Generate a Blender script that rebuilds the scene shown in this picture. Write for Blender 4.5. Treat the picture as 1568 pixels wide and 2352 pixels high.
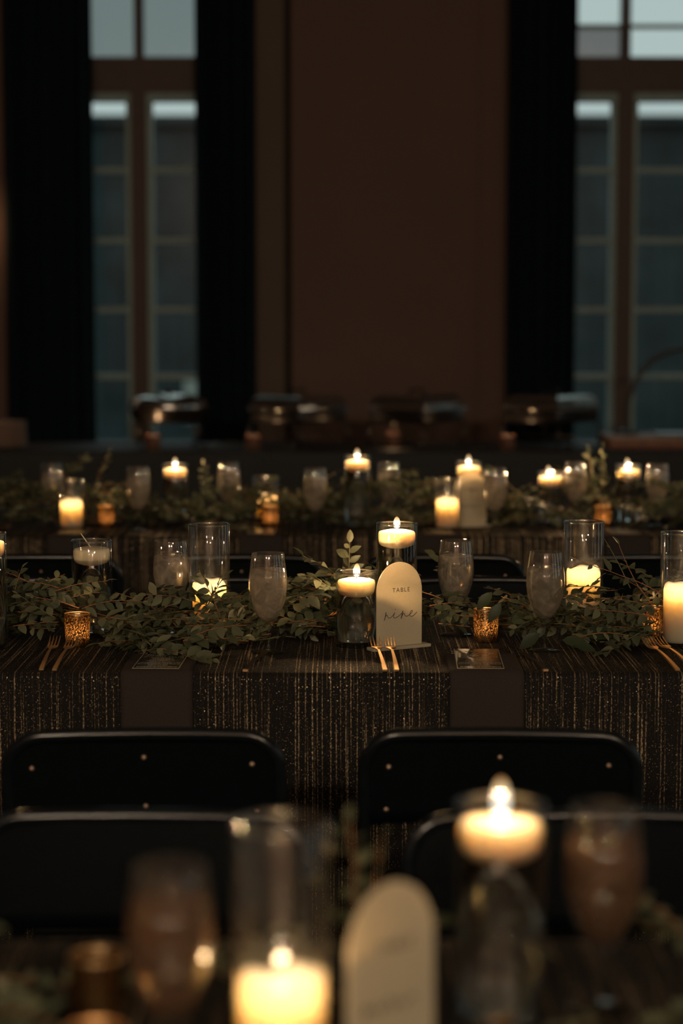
import bpy, bmesh, math, random
from mathutils import Vector, Matrix, noise
PI = math.pi
R_ = math.radians
scene = bpy.context.scene
C = scene.collection
for o in list(bpy.data.objects):
    bpy.data.objects.remove(o)

# ------------------------------------------------------------------ camera
FPX = 70.0 / 36.0 * 2352
TILT = R_(5.57)
CAM = Vector((0, 0, 1.464))
cd = bpy.data.cameras.new('camera')
cam = bpy.data.objects.new('camera', cd)
C.objects.link(cam)
cam.location = CAM
cam.rotation_euler = (PI / 2 - TILT, 0, 0)
cd.sensor_fit = 'VERTICAL'
cd.sensor_height = 36
cd.sensor_width = 24
cd.lens = 70
cd.clip_start = .05
cd.clip_end = 300
cd.dof.use_dof = True
cd.dof.focus_distance = 4.24
cd.dof.aperture_fstop = 2.2
scene.camera = cam

# ------------------------------------------------------------------ sky and exposure
w = bpy.data.worlds.new('overcast_sky')
scene.world = w
w.use_nodes = True
bgn = w.node_tree.nodes['Background']
bgn.inputs[0].default_value = (.80, .95, .94, 1)
bgn.inputs[1].default_value = .60
scene.view_settings.view_transform = 'Standard'
scene.view_settings.look = 'None'
scene.view_settings.exposure = 0
scene.view_settings.gamma = 1
scene.view_settings.use_curve_mapping = False
scene.cycles.max_bounces = 8
scene.cycles.diffuse_bounces = 3
scene.cycles.glossy_bounces = 4
scene.cycles.transmission_bounces = 8
scene.cycles.transparent_max_bounces = 24

FWD = Vector((0, math.cos(TILT), -math.sin(TILT)))
UP = Vector((0, math.sin(TILT), math.cos(TILT)))


def ray(px, py):
    return FWD + Vector((1, 0, 0)) * ((px - 784) / FPX) - UP * ((py - 1176) / FPX)


def at_y(px, py, y):
    d = ray(px, py)
    return CAM + d * (y / d.y)


def at_z(px, py, z):
    d = ray(px, py)
    return CAM + d * ((z - CAM.z) / d.z)


def proj(p):
    q = Vector(p) - CAM
    dz = q.dot(FWD)
    return (784 + q.x / dz * FPX, 1176 - q.dot(UP) / dz * FPX, dz)


# ------------------------------------------------------------------ mesh helpers
class MB:
    def __init__(s):
        s.v = []
        s.f = []
        s.sm = []

    def add(s, vs, fs, smooth=False, M=None):
        n = len(s.v)
        if M is not None:
            vs = [M @ Vector(v) for v in vs]
        s.v += [tuple(v) for v in vs]
        for f in fs:
            s.f.append(tuple(i + n for i in f))
            s.sm.append(smooth)
        return s

    def box(s, x0, x1, y0, y1, z0, z1, M=None):
        vs = [(x, y, z) for z in (z0, z1) for y in (y0, y1) for x in (x0, x1)]
        fs = [(0, 2, 3, 1), (4, 5, 7, 6), (0, 1, 5, 4), (2, 6, 7, 3), (0, 4, 6, 2), (1, 3, 7, 5)]
        return s.add(vs, fs, False, M)

    def rbox(s, x0, x1, y0, y1, z0, z1, b=.004, M=None, seg=2):
        bm = bmesh.new()
        bmesh.ops.create_cube(bm, size=1)
        for v in bm.verts:
            v.co = Vector(((x0 + x1) / 2 + v.co.x * (x1 - x0), (y0 + y1) / 2 + v.co.y * (y1 - y0), (z0 + z1) / 2 + v.co.z * (z1 - z0)))
        bmesh.ops.bevel(bm, geom=list(bm.edges), offset=b, segments=seg, affect='EDGES', profile=.5)
        bm.verts.index_update()
        s.add([v.co.copy() for v in bm.verts], [tuple(v.index for v in f.verts) for f in bm.faces], True, M)
        bm.free()
        return s

    def lathe(s, prof, segs=32, M=None, smooth=True, wob=None):
        vs = []
        rings = []
        for (r, z) in prof:
            if r < 1e-6:
                rings.append([len(vs)])
                vs.append((0, 0, z))
            else:
                ring = []
                for k in range(segs):
                    a = 2 * PI * k / segs
                    rr, zz = (r, z) if wob is None else wob(r, z, a)
                    ring.append(len(vs))
                    vs.append((rr * math.cos(a), rr * math.sin(a), zz))
                rings.append(ring)
        fs = []
        for a, b in zip(rings[:-1], rings[1:]):
            if len(a) == 1 and len(b) == 1:
                continue
            for k in range(segs):
                k2 = (k + 1) % segs
                if len(a) == 1:
                    fs.append((a[0], b[k2], b[k]))
                elif len(b) == 1:
                    fs.append((a[k], a[k2], b[0]))
                else:
                    fs.append((a[k], a[k2], b[k2], b[k]))
        return s.add(vs, fs, smooth, M)

    def tube(s, path, r, segs=8, M=None, closed=False, flat=1.0):
        P = [Vector(p) for p in path]
        n = len(P)
        rs = r if isinstance(r, (list, tuple)) else [r] * n
        T = []
        for i in range(n):
            if closed:
                t = P[(i + 1) % n] - P[i - 1]
            else:
                t = P[min(i + 1, n - 1)] - P[max(i - 1, 0)]
            T.append(t.normalized() if t.length > 1e-9 else Vector((0, 0, 1)))
        a = Vector((0, 0, 1)) if abs(T[0].z) < .9 else Vector((1, 0, 0))
        N = (a - T[0] * a.dot(T[0])).normalized()
        vs = []
        for i in range(n):
            N = (N - T[i] * N.dot(T[i])).normalized()
            B = T[i].cross(N)
            for k in range(segs):
                an = 2 * PI * k / segs
                vs.append(P[i] + (N * math.cos(an) * flat + B * math.sin(an)) * rs[i])
        fs = []
        m = n if closed else n - 1
        for i in range(m):
            j = (i + 1) % n
            for k in range(segs):
                k2 = (k + 1) % segs
                fs.append((i * segs + k, i * segs + k2, j * segs + k2, j * segs + k))
        if not closed:
            fs.append(tuple(range(segs - 1, -1, -1)))
            fs.append(tuple((n - 1) * segs + k for k in range(segs)))
        return s.add(vs, fs, True, M)

    def prism(s, outline, y0, y1, M=None, smooth=False):
        """outline: list of (x,z) counter clockwise; extruded along y"""
        n = len(outline)
        vs = [(x, y0, z) for x, z in outline] + [(x, y1, z) for x, z in outline]
        fs = [tuple(range(n)), tuple(range(2 * n - 1, n - 1, -1))]
        for i in range(n):
            j = (i + 1) % n
            fs.append((i, i + n, j + n, j))
        return s.add(vs, fs, smooth, M)

    def mesh(s, name):
        me = bpy.data.meshes.new(name)
        me.from_pydata(s.v, [], s.f)
        me.polygons.foreach_set('use_smooth', s.sm)
        me.update()
        return me

    def build(s, name, m, parent=None, loc=None):
        me = s.mesh(name)
        me.materials.append(m)
        o = bpy.data.objects.new(name, me)
        C.objects.link(o)
        if parent is not None:
            o.parent = parent
        if loc is not None:
            o.location = loc
        return o


def tag(o, label, cat, group=None):
    o['label'] = label
    o['category'] = cat
    if group:
        o['group'] = group
    return o


def thing(name, label, cat, loc=(0, 0, 0), rz=0, group=None):
    o = bpy.data.objects.new(name, None)
    o.empty_display_size = .05
    C.objects.link(o)
    o.location = loc
    o.rotation_euler = (0, 0, rz)
    return tag(o, label, cat, group)


def struct(o):
    o['kind'] = 'structure'
    return o


def dup(root, loc, rz=0, label=None, group=None):
    r = root.copy()
    C.objects.link(r)
    r.location = loc
    r.rotation_euler = (0, 0, rz)
    if label:
        r['label'] = label
    if group:
        r['group'] = group
    for ch in list(root.children):
        c = ch.copy()
        C.objects.link(c)
        c.parent = r
        for g in list(ch.children):
            d = g.copy()
            C.objects.link(d)
            d.parent = c
    return r


# ------------------------------------------------------------------ materials
def newmat(name):
    m = bpy.data.materials.new(name)
    m.use_nodes = True
    nt = m.node_tree
    nt.nodes.clear()
    out = nt.nodes.new('ShaderNodeOutputMaterial')
    return m, nt, out


def N(nt, typ, **kw):
    n = nt.nodes.new('ShaderNode' + typ)
    for k, v in kw.items():
        if k.startswith('i_'):
            key = k[2:]
            n.inputs[int(key) if key.isdigit() else key.replace('_', ' ')].default_value = v
        else:
            setattr(n, k, v)
    return n


def ramp(nt, stops):
    n = nt.nodes.new('ShaderNodeValToRGB')
    el = n.color_ramp.elements
    while len(el) < len(stops):
        el.new(.5)
    for e, (p, c) in zip(el, stops):
        e.position = p
        e.color = c if len(c) == 4 else (*c, 1)
    return n


def g1(v):
    return (v, v, v, 1)


def mat(name, col, rough=.5, metal=0., scale=40., var=.15, bump=0., spec=.5, coord='Object', **pk):
    m, nt, out = newmat(name)
    L = nt.links.new
    b = N(nt, 'BsdfPrincipled')
    tc = N(nt, 'TexCoord')
    nz = N(nt, 'TexNoise', i_Scale=scale, i_Detail=4.)
    L(tc.outputs[coord], nz.inputs['Vector'])
    lo = tuple(c * (1 - var) for c in col)
    hi = tuple(min(1, c * (1 + var)) for c in col)
    rp = ramp(nt, [(.3, lo), (.7, hi)])
    L(nz.outputs[0], rp.inputs[0])
    L(rp.outputs[0], b.inputs['Base Color'])
    b.inputs['Roughness'].default_value = rough
    b.inputs['Metallic'].default_value = metal
    b.inputs['Specular IOR Level'].default_value = spec
    for k, v in pk.items():
        b.inputs[k.replace('_', ' ')].default_value = v
    if bump:
        bp = N(nt, 'Bump', i_Strength=bump, i_Distance=.002)
        L(nz.outputs[0], bp.inputs['Height'])
        L(bp.outputs[0], b.inputs['Normal'])
    L(b.outputs[0], out.inputs[0])
    return m


def glass_mat(name, tint=(.97, .98, .98), rough=0., base=.04, frost=0., amax=1.0):
    """clear glass: straight transmission plus a Schlick reflection"""
    m, nt, out = newmat(name)
    L = nt.links.new
    lw = N(nt, 'LayerWeight', i_Blend=.5)
    p = N(nt, 'Math', operation='POWER', i_1=4.)
    L(lw.outputs['Facing'], p.inputs[0])
    ml = N(nt, 'Math', operation='MULTIPLY_ADD', i_1=amax - base, i_2=base)
    L(p.outputs[0], ml.inputs[0])
    tr = N(nt, 'BsdfTransparent')
    tr.inputs[0].default_value = (*tint, 1)
    gl = N(nt, 'BsdfGlossy')
    gl.inputs['Roughness'].default_value = rough
    gl.inputs['Color'].default_value = (.95, .96, .96, 1)
    mx = N(nt, 'MixShader')
    L(ml.outputs[0], mx.inputs[0])
    L(tr.outputs[0], mx.inputs[1])
    L(gl.outputs[0], mx.inputs[2])
    last = mx
    if frost:
        tc = N(nt, 'TexCoord')
        nz = N(nt, 'TexNoise', i_Scale=55., i_Detail=5.)
        L(tc.outputs['Object'], nz.inputs['Vector'])
        rp = ramp(nt, [(.35, g1(frost * .35)), (.7, g1(frost))])
        L(nz.outputs[0], rp.inputs[0])
        df = N(nt, 'BsdfDiffuse')
        df.inputs[0].default_value = (.6, .6, .58, 1)
        tl = N(nt, 'BsdfTranslucent')
        tl.inputs[0].default_value = (.6, .6, .58, 1)
        m2 = N(nt, 'MixShader', i_0=.6)
        L(df.outputs[0], m2.inputs[1])
        L(tl.outputs[0], m2.inputs[2])
        m3 = N(nt, 'MixShader')
        L(rp.outputs[0], m3.inputs[0])
        L(mx.outputs[0], m3.inputs[1])
        L(m2.outputs[0], m3.inputs[2])
        last = m3
    L(last.outputs[0], out.inputs[0])
    return m


def drink_mat(name, col, lo=.58, hi=.86):
    m, nt, out = newmat(name)
    L = nt.links.new
    tc = N(nt, 'TexCoord')
    nz = N(nt, 'TexNoise', i_Scale=38., i_Detail=3., i_Distortion=1.2)
    L(tc.outputs['Object'], nz.inputs['Vector'])
    rp = ramp(nt, [(.35, tuple(c * .55 for c in col)), (.7, col)])
    L(nz.outputs[0], rp.inputs[0])
    df = N(nt, 'BsdfDiffuse')
    tl = N(nt, 'BsdfTranslucent')
    L(rp.outputs[0], df.inputs[0])
    L(rp.outputs[0], tl.inputs[0])
    a = N(nt, 'MixShader', i_0=.6)
    L(df.outputs[0], a.inputs[1])
    L(tl.outputs[0], a.inputs[2])
    tr = N(nt, 'BsdfTransparent')
    tr.inputs[0].default_value = (.86, .82, .76, 1)
    b = N(nt, 'MixShader')
    rf = ramp(nt, [(.3, g1(lo)), (.7, g1(hi))])
    L(nz.outputs[0], rf.inputs[0])
    L(rf.outputs[0], b.inputs[0])
    L(tr.outputs[0], b.inputs[1])
    L(a.outputs[0], b.inputs[2])
    gl = N(nt, 'BsdfGlossy', i_Roughness=.08)
    c = N(nt, 'MixShader', i_0=.05)
    L(b.outputs[0], c.inputs[1])
    L(gl.outputs[0], c.inputs[2])
    L(c.outputs[0], out.inputs[0])
    return m


def flame_mat():
    m, nt, out = newmat('flame')
    L = nt.links.new
    tc = N(nt, 'TexCoord')
    sx = N(nt, 'SeparateXYZ')
    L(tc.outputs['Generated'], sx.inputs[0])
    rp = ramp(nt, [(0., (.05, .12, .30)), (.14, (.55, .55, .50)), (.45, (.62, .58, .48)), (.8, (.55, .38, .18)), (1., (.42, .15, .03))])
    L(sx.outputs[2], rp.inputs[0])
    em = N(nt, 'Emission', i_Strength=1.0)
    L(rp.outputs[0], em.inputs[0])
    tr = N(nt, 'BsdfTransparent')
    ad = N(nt, 'AddShader')
    L(em.outputs[0], ad.inputs[0])
    L(tr.outputs[0], ad.inputs[1])
    L(ad.outputs[0], out.inputs[0])
    return m


def wax_mat():
    m, nt, out = newmat('wax')
    L = nt.links.new
    tc = N(nt, 'TexCoord')
    nz = N(nt, 'TexNoise', i_Scale=30., i_Detail=3.)
    L(tc.outputs['Object'], nz.inputs['Vector'])
    rp = ramp(nt, [(.3, (.70, .595, .42)), (.7, (.75, .645, .475))])
    L(nz.outputs[0], rp.inputs[0])
    b = N(nt, 'BsdfPrincipled', i_Roughness=.45)
    L(rp.outputs[0], b.inputs['Base Color'])
    b.inputs['Subsurface Weight'].default_value = 1.
    b.inputs['Subsurface Radius'].default_value = (1., .8, .55)
    b.inputs['Subsurface Scale'].default_value = .05
    L(b.outputs[0], out.inputs[0])
    return m


def mercury_mat():
    """speckled mercury glass: gold mirror coat with worn clear flecks"""
    m, nt, out = newmat('mercury_glass')
    L = nt.links.new
    tc = N(nt, 'TexCoord')
    mp = N(nt, 'Mapping')
    mp.inputs['Scale'].default_value = (1, 1, .75)
    L(tc.outputs['Object'], mp.inputs[0])
    nz = N(nt, 'TexNoise', i_Scale=380., i_Detail=3., i_Roughness=.65)
    L(mp.outputs[0], nz.inputs['Vector'])
    rp = ramp(nt, [(.45, g1(0)), (.66, g1(1))])
    L(nz.outputs[0], rp.inputs[0])
    gl = N(nt, 'BsdfGlossy', i_Roughness=.25)
    gl.inputs[0].default_value = (.50, .36, .20, 1)
    tr = N(nt, 'BsdfTransparent')
    tr.inputs[0].default_value = (.80, .58, .34, 1)
    tl = N(nt, 'BsdfTranslucent')
    tl.inputs[0].default_value = (.80, .60, .36, 1)
    a = N(nt, 'MixShader', i_0=.55)
    L(tr.outputs[0], a.inputs[1])
    L(tl.outputs[0], a.inputs[2])
    b = N(nt, 'MixShader')
    L(rp.outputs[0], b.inputs[0])
    L(gl.outputs[0], b.inputs[1])
    L(a.outputs[0], b.inputs[2])
    L(b.outputs[0], out.inputs[0])
    return m


def cloth_mat():
    """black cloth with broken gold lurex threads running across the table and down its drop"""
    m, nt, out = newmat('gold_thread_cloth')
    L = nt.links.new
    tc = N(nt, 'TexCoord')
    sx = N(nt, 'SeparateXYZ')
    L(tc.outputs['Object'], sx.inputs[0])
    sub = N(nt, 'Math', operation='SUBTRACT')
    L(sx.outputs[1], sub.inputs[0])
    L(sx.outputs[2], sub.inputs[1])

    def nzv(sx_, ss_, det, off):
        a = N(nt, 'Math', operation='MULTIPLY_ADD', i_1=sx_, i_2=off)
        L(sx.outputs[0], a.inputs[0])
        b = N(nt, 'Math', operation='MULTIPLY', i_1=ss_)
        L(sub.outputs[0], b.inputs[0])
        cv = N(nt, 'CombineXYZ')
        L(a.outputs[0], cv.inputs[0])
        L(b.outputs[0], cv.inputs[1])
        n = N(nt, 'TexNoise', i_Scale=1., i_Detail=det)
        L(cv.outputs[0], n.inputs['Vector'])
        return n
    t1 = nzv(300., 2.2, 1., 0.)
    r1 = ramp(nt, [(.57, g1(0)), (.68, g1(1))])
    L(t1.outputs[0], r1.inputs[0])
    t2 = nzv(420., 170., 1., 31.)
    r2 = ramp(nt, [(.42, g1(.05)), (.68, g1(1))])
    L(t2.outputs[0], r2.inputs[0])
    t3 = nzv(430., 330., 0., 77.)
    r3 = ramp(nt, [(.735, g1(0)), (.80, g1(1))])
    L(t3.outputs[0], r3.inputs[0])
    mu = N(nt, 'Math', operation='MULTIPLY')
    L(r1.outputs[0], mu.inputs[0])
    L(r2.outputs[0], mu.inputs[1])
    mx = N(nt, 'Math', operation='MAXIMUM')
    L(mu.outputs[0], mx.inputs[0])
    L(r3.outputs[0], mx.inputs[1])
    b = N(nt, 'BsdfPrincipled', i_Roughness=.38)
    rc = ramp(nt, [(0., (.0115, .0105, .0100)), (1., (.85, .63, .38))])
    L(mx.outputs[0], rc.inputs[0])
    L(rc.outputs[0], b.inputs['Base Color'])
    L(mx.outputs[0], b.inputs['Metallic'])
    rr = ramp(nt, [(0., g1(.8)), (1., g1(.30))])
    L(mx.outputs[0], rr.inputs[0])
    L(rr.outputs[0], b.inputs['Roughness'])
    b.inputs['Specular IOR Level'].default_value = .2
    bp = N(nt, 'Bump', i_Strength=.8, i_Distance=.002)
    L(t2.outputs[0], bp.inputs['Height'])
    L(bp.outputs[0], b.inputs['Normal'])
    L(b.outputs[0], out.inputs[0])
    return m


def leaf_mat(name, dark, light):
    m, nt, out = newmat(name)
    L = nt.links.new
    oi = N(nt, 'ObjectInfo')
    ge = N(nt, 'NewGeometry')
    ad = N(nt, 'Math', operation='ADD')
    L(oi.outputs['Random'], ad.inputs[0])
    L(ge.outputs['Random Per Island'], ad.inputs[1])
    fr = N(nt, 'Math', operation='FRACT')
    L(ad.outputs[0], fr.inputs[0])
    rp = ramp(nt, [(0., dark), (.7, tuple((a + b) / 2 for a, b in zip(dark, light))), (1., light)])
    L(fr.outputs[0], rp.inputs[0])
    b = N(nt, 'BsdfPrincipled', i_Roughness=.42)
    L(rp.outputs[0], b.inputs['Base Color'])
    b.inputs['Specular IOR Level'].default_value = .35
    tl = N(nt, 'BsdfTranslucent')
    L(rp.outputs[0], tl.inputs[0])
    mx = N(nt, 'MixShader', i_0=.3)
    L(b.outputs[0], mx.inputs[1])
    L(tl.outputs[0], mx.inputs[2])
    L(mx.outputs[0], out.inputs[0])
    return m


def acrylic_mat():
    m, nt, out = newmat('frosted_acrylic')
    L = nt.links.new
    tc = N(nt, 'TexCoord')
    nz = N(nt, 'TexNoise', i_Scale=300., i_Detail=2.)
    L(tc.outputs['Object'], nz.inputs['Vector'])
    rp = ramp(nt, [(.3, (.90, .82, .63)), (.7, (.94, .87, .69))])
    L(nz.outputs[0], rp.inputs[0])
    df = N(nt, 'BsdfDiffuse')
    tl = N(nt, 'BsdfTranslucent')
    L(rp.outputs[0], df.inputs[0])
    L(rp.outputs[0], tl.inputs[0])
    a = N(nt, 'MixShader', i_0=.60)
    L(df.outputs[0], a.inputs[1])
    L(tl.outputs[0], a.inputs[2])
    gl = N(nt, 'BsdfGlossy', i_Roughness=.45)
    b = N(nt, 'MixShader', i_0=.06)
    L(a.outputs[0], b.inputs[1])
    L(gl.outputs[0], b.inputs[2])
    L(b.outputs[0], out.inputs[0])
    return m


def bulb_mat(name, col, s):
    m, nt, out = newmat(name)
    em = N(nt, 'Emission', i_Strength=s)
    em.inputs[0].default_value = (*col, 1)
    nt.links.new(em.outputs[0], out.inputs[0])
    return m


def velvet_mat():
    m = mat('black_velvet', (.011, .021, .027), .95, 0, 60., .3, .1, spec=.06)
    return m


M = {}
M['wall'] = mat('brown_wall_paint', (.165, .102, .080), .8, 0, 2., .05, .03)
M['trim'] = mat('dark_trim_paint', (.016, .014, .013), .85, 0, 8., .12, spec=.1)
M['pilaster'] = mat('olive_brown_paint', (.14, .099, .075), .75, 0, 3., .05)
M['floor'] = mat('dark_floor_boards', (.05, .034, .024), .35, 0, 5., .3, .1)
M['ceiling'] = mat('ceiling_paint', (.35, .31, .27), .9, 0, 4., .08)
M['winframe'] = mat('dark_brown_window_wood', (.075, .042, .034), .55, 0, 25., .2, .05)
M['sash'] = mat('grey_painted_sash', (.30, .42, .41), .5, 0, 30., .12)
M['velvet'] = velvet_mat()
M['glass'] = glass_mat('clear_glass', base=.055)
M['wax_glass'] = glass_mat('waxy_glass', (.97, .97, .96), 0, .055, .012)
M['glass_lip'] = glass_mat('glass_lip', (.95, .97, .97), .02, .42)
M['pane'] = glass_mat('window_glass', (.93, .96, .95), 0, .015)
M['pane_grey'] = glass_mat('hazy_window_glass', (.55, .58, .575), 0, .015)
M['pane_smoke'] = glass_mat('smoked_window_glass', (.50, .49, .49), 0, .04)
M['rim'] = glass_mat('goblet_glass', (.97, .97, .96), 0, .05)
M['bowl'] = glass_mat('frosted_bowl_glass', (.97, .97, .96), 0, .06, .03)
M['drink'] = drink_mat('iced_water', (.66, .60, .52))
M['amber'] = drink_mat('amber_drink', (.42, .22, .11), .30, .62)
M['flame'] = flame_mat()
M['wax'] = wax_mat()
M['added_can_flame'] = bulb_mat('added_can_glow', (.10, .09, .12), .12)
M['pillar_wax'] = wax_mat()
M['pillar_wax'].node_tree.nodes['Principled BSDF'].inputs['Subsurface Scale'].default_value = .09
M['wick'] = mat('wick', (.04, .03, .025), .9, 0, 200.)
M['white_wick'] = mat('white_wick', (.75, .68, .52), .8, 0, 200.)
M['mercury'] = mercury_mat()
M['cloth'] = cloth_mat()
M['buffet_cloth'] = mat('black_buffet_cloth', (.020, .022, .024), .62, 0, 120., .2, .05, spec=.4)
M['napkin'] = mat('taupe_napkin', (.045, .037, .033), .9, 0, 700., .25, .25, spec=.1)
M['card'] = mat('black_card', (.012, .012, .012), .24, 0, 90., .2, spec=.6)
M['card_edge'] = mat('cream_card_edge', (.62, .50, .34), .5, 0, 90., .1)
M['print'] = mat('cream_print', (.66, .56, .40), .6, 0, 300., .1)
M['gold'] = mat('brushed_gold', (.95, .60, .31), .46, 1., 300., .08, .05)
M['gold_reflecting_dark'] = mat('gold_dark_reflection', (.09, .055, .033), .3, .8, 300., .08, .05)  # knife gold with its dark reflection put into the colour
M['foil'] = mat('dark_mirror_foil', (.055, .04, .034), .3, .6, 100., .1)
M['acrylic'] = acrylic_mat()
M['chair'] = mat('black_enamel', (.006, .0085, .011), .2, 0, 60., .2, .02, spec=.55)
M['chair_panel'] = mat('black_sheet_steel', (.0020, .0036, .0052), .5, 0, 60., .2, .02, spec=.08)
M['rivet'] = mat('worn_rivet', (.60, .42, .30), .35, .9, 120.)
M['leaf'] = leaf_mat('leaf', (.085, .104, .060), (.24, .245, .145))
M['big_leaf'] = leaf_mat('large_leaf', (.032, .050, .026), (.07, .09, .045))
M['dry_leaf'] = mat('dry_leaf', (.34, .17, .075), .6, 0, 150., .3, .2)
M['twig'] = mat('reddish_twig', (.30, .13, .055), .6, 0, 200., .35)
M['green_twig'] = mat('green_twig', (.13, .115, .05), .6, 0, 200., .3)
M['steel'] = mat('polished_steel', (.62, .62, .60), .16, 1., 30., .1, .02)
M['dark_steel'] = mat('dark_steel', (.05, .045, .042), .3, .7, 60., .2)
M['can'] = mat('brown_fuel_can', (.15, .065, .035), .5, 0, 60., .2)
M['plate'] = mat('cream_stoneware', (.62, .46, .36), .35, 0, 30., .08)
M['wood'] = mat('pale_board', (.46, .33, .24), .5, 0, 30., .25, .05)
M['wood_red'] = mat('red_brown_board', (.24, .09, .05), .5, 0, 30., .25, .05)
M['table'] = mat('table_laminate', (.25, .22, .19), .5, 0, 30., .1)
M['siding'] = mat('weathered_siding', (.030, .047, .049), .8, 0, 1.2, .35)
M['siding_pale'] = mat('pale_exterior_paint', (.40, .42, .38), .7, 0, 6., .1)
M['ground'] = mat('wet_asphalt', (.06, .065, .065), .6, 0, 2., .2)
M['brass'] = mat('lamp_brass', (.55, .36, .16), .35, 1., 60.)

# water: real refraction
mw, ntw, ow = newmat('water')
gb = N(ntw, 'BsdfGlass', i_Roughness=0., i_IOR=1.33)
gb.inputs[0].default_value = (.93, .95, .95, 1)
ntw.links.new(gb.outputs[0], ow.inputs[0])
M['water'] = mw

WARM = (1., .61, .30)


def point_light(parent, loc, power, rad=.005, col=WARM, name='flame_light'):
    ld = bpy.data.lights.new(name, 'POINT')
    ld.energy = power
    ld.color = col
    ld.shadow_soft_size = rad
    o = bpy.data.objects.new(name, ld)
    C.objects.link(o)
    o.parent = parent
    o.location = loc
    return o


# ------------------------------------------------------------------ the room
WY = 12.5
ZT = .76          # table tops
floor = MB().box(-9, 7.25, -6, WY + .3, -.1, 0).build('floor', M['floor'])
struct(floor)
struct(MB().box(-9, 7.25, -6, WY + .3, 5.2, 5.3).build('ceiling', M['ceiling']))
struct(MB().box(-9.2, -9, -6, WY + .3, 0, 5.2).build('wall_left', M['wall']))
RX = 7.0
RWIN = [(10.2, 1.4), (7.0, 1.4), (3.8, 1.4), (.6, 1.4), (-2.6, 1.4)]
RZ0, RZ1 = .8, 3.7
wr = MB()
yy0 = -6.
for yc_, ww in sorted(RWIN):
    wr.box(RX, RX + .25, yy0, yc_ - ww / 2, 0, 5.2)
    wr.box(RX, RX + .25, yc_ - ww / 2, yc_ + ww / 2, 0, RZ0)
    wr.box(RX, RX + .25, yc_ - ww / 2, yc_ + ww / 2, RZ1, 5.2)
    yy0 = yc_ + ww / 2
wr.box(RX, RX + .25, yy0, WY, 0, 5.2)
struct(wr.build('wall_right', M['wall']))
for i, (yc_, ww) in enumerate(RWIN):
    wn = thing('window_%d' % (i + 3), ('window in the right side wall nearest the buffet', 'second window in the right side wall, beyond the far dining table', 'third window in the right side wall, beside the middle table', 'fourth window in the right side wall, beside the photographer', 'last window in the right side wall, behind the photographer')[i], 'window', (RX + .1, yc_, 0), 0)
    struct(wn)
    h_ = ww / 2
    b = MB()
    b.box(-.05, .05, -h_, -h_ + .06, RZ0, RZ1)
    b.box(-.05, .05, h_ - .06, h_, RZ0, RZ1)
    b.box(-.05, .05, -h_ + .06, h_ - .06, RZ0, RZ0 + .06)
    b.box(-.05, .05, -h_ + .06, h_ - .06, RZ1 - .06, RZ1)
    b.build('window_frame', M['winframe'], wn)
    MB().box(-.06, .05, -.05, .05, RZ0 + .06, RZ1 - .06).build('mullion', M['winframe'], wn)
    for sd in (-1, 1):
        ya, yb_ = (.05, h_ - .06) if sd > 0 else (-h_ + .06, -.05)
        nr = 4
        dz_ = (RZ1 - RZ0 - .12) / nr
        for k in range(nr):
            za = RZ0 + .06 + k * dz_
            MB().box(.008, .014, ya, yb_, za + .014, za + dz_ - .014).build('pane', M['pane'], wn)
            if k:
                MB().box(-.02, .03, ya, yb_, za - .014, za + .014).build('muntin', M['sash'], wn)
struct(MB().box(-9, 7, -6.2, -6, 0, 5.2).build('wall_front', M['wall']))


def zw(py, y=WY):
    return at_y(784, py, y).z


def xw(px, py=500, y=WY):
    return at_y(px, py, y).x


Wc = [xw(318), xw(1437)]
Wc += [2 * Wc[1] - Wc[0], 2 * Wc[0] - Wc[1]]
HW = .56
ZB, ZTP = .42, 4.05
wb = MB()
xs = [-9]
for c in sorted(Wc):
    xs += [c - HW, c + HW]
xs.append(7)
for a, b in ((0, 1), (2, 3), (4, 5), (6, 7), (8, 9)):
    wb.box(xs[a], xs[b], WY, WY + .3, 0, 5.2)
for c in Wc:
    wb.box(c - HW, c + HW, WY, WY + .3, 0, ZB)
    wb.box(c - HW, c + HW, WY, WY + .3, ZTP, 5.2)
struct(wb.build('wall_back', M['wall']))

# upright mouldings on the wall between the windows
xm = xw(661)
struct(MB().box(xm - .020, xm + .020, WY - .012, WY, .1, 4.9).build('trim_1', M['trim']))
xl = xw(585) - .05
struct(MB().box(xl, xm - .020, WY - .014, WY, .1, 4.9).build('trim_2', M['pilaster']))
struct(MB().box(xw(1100), xw(1175) + .1, WY - .03, WY, .1, 4.9).build('trim_3', M['wall']))
struct(MB().box(xm + .02, xw(1100), WY - .02, WY, .0, .16).build('baseboard_back', M['trim']))

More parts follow.
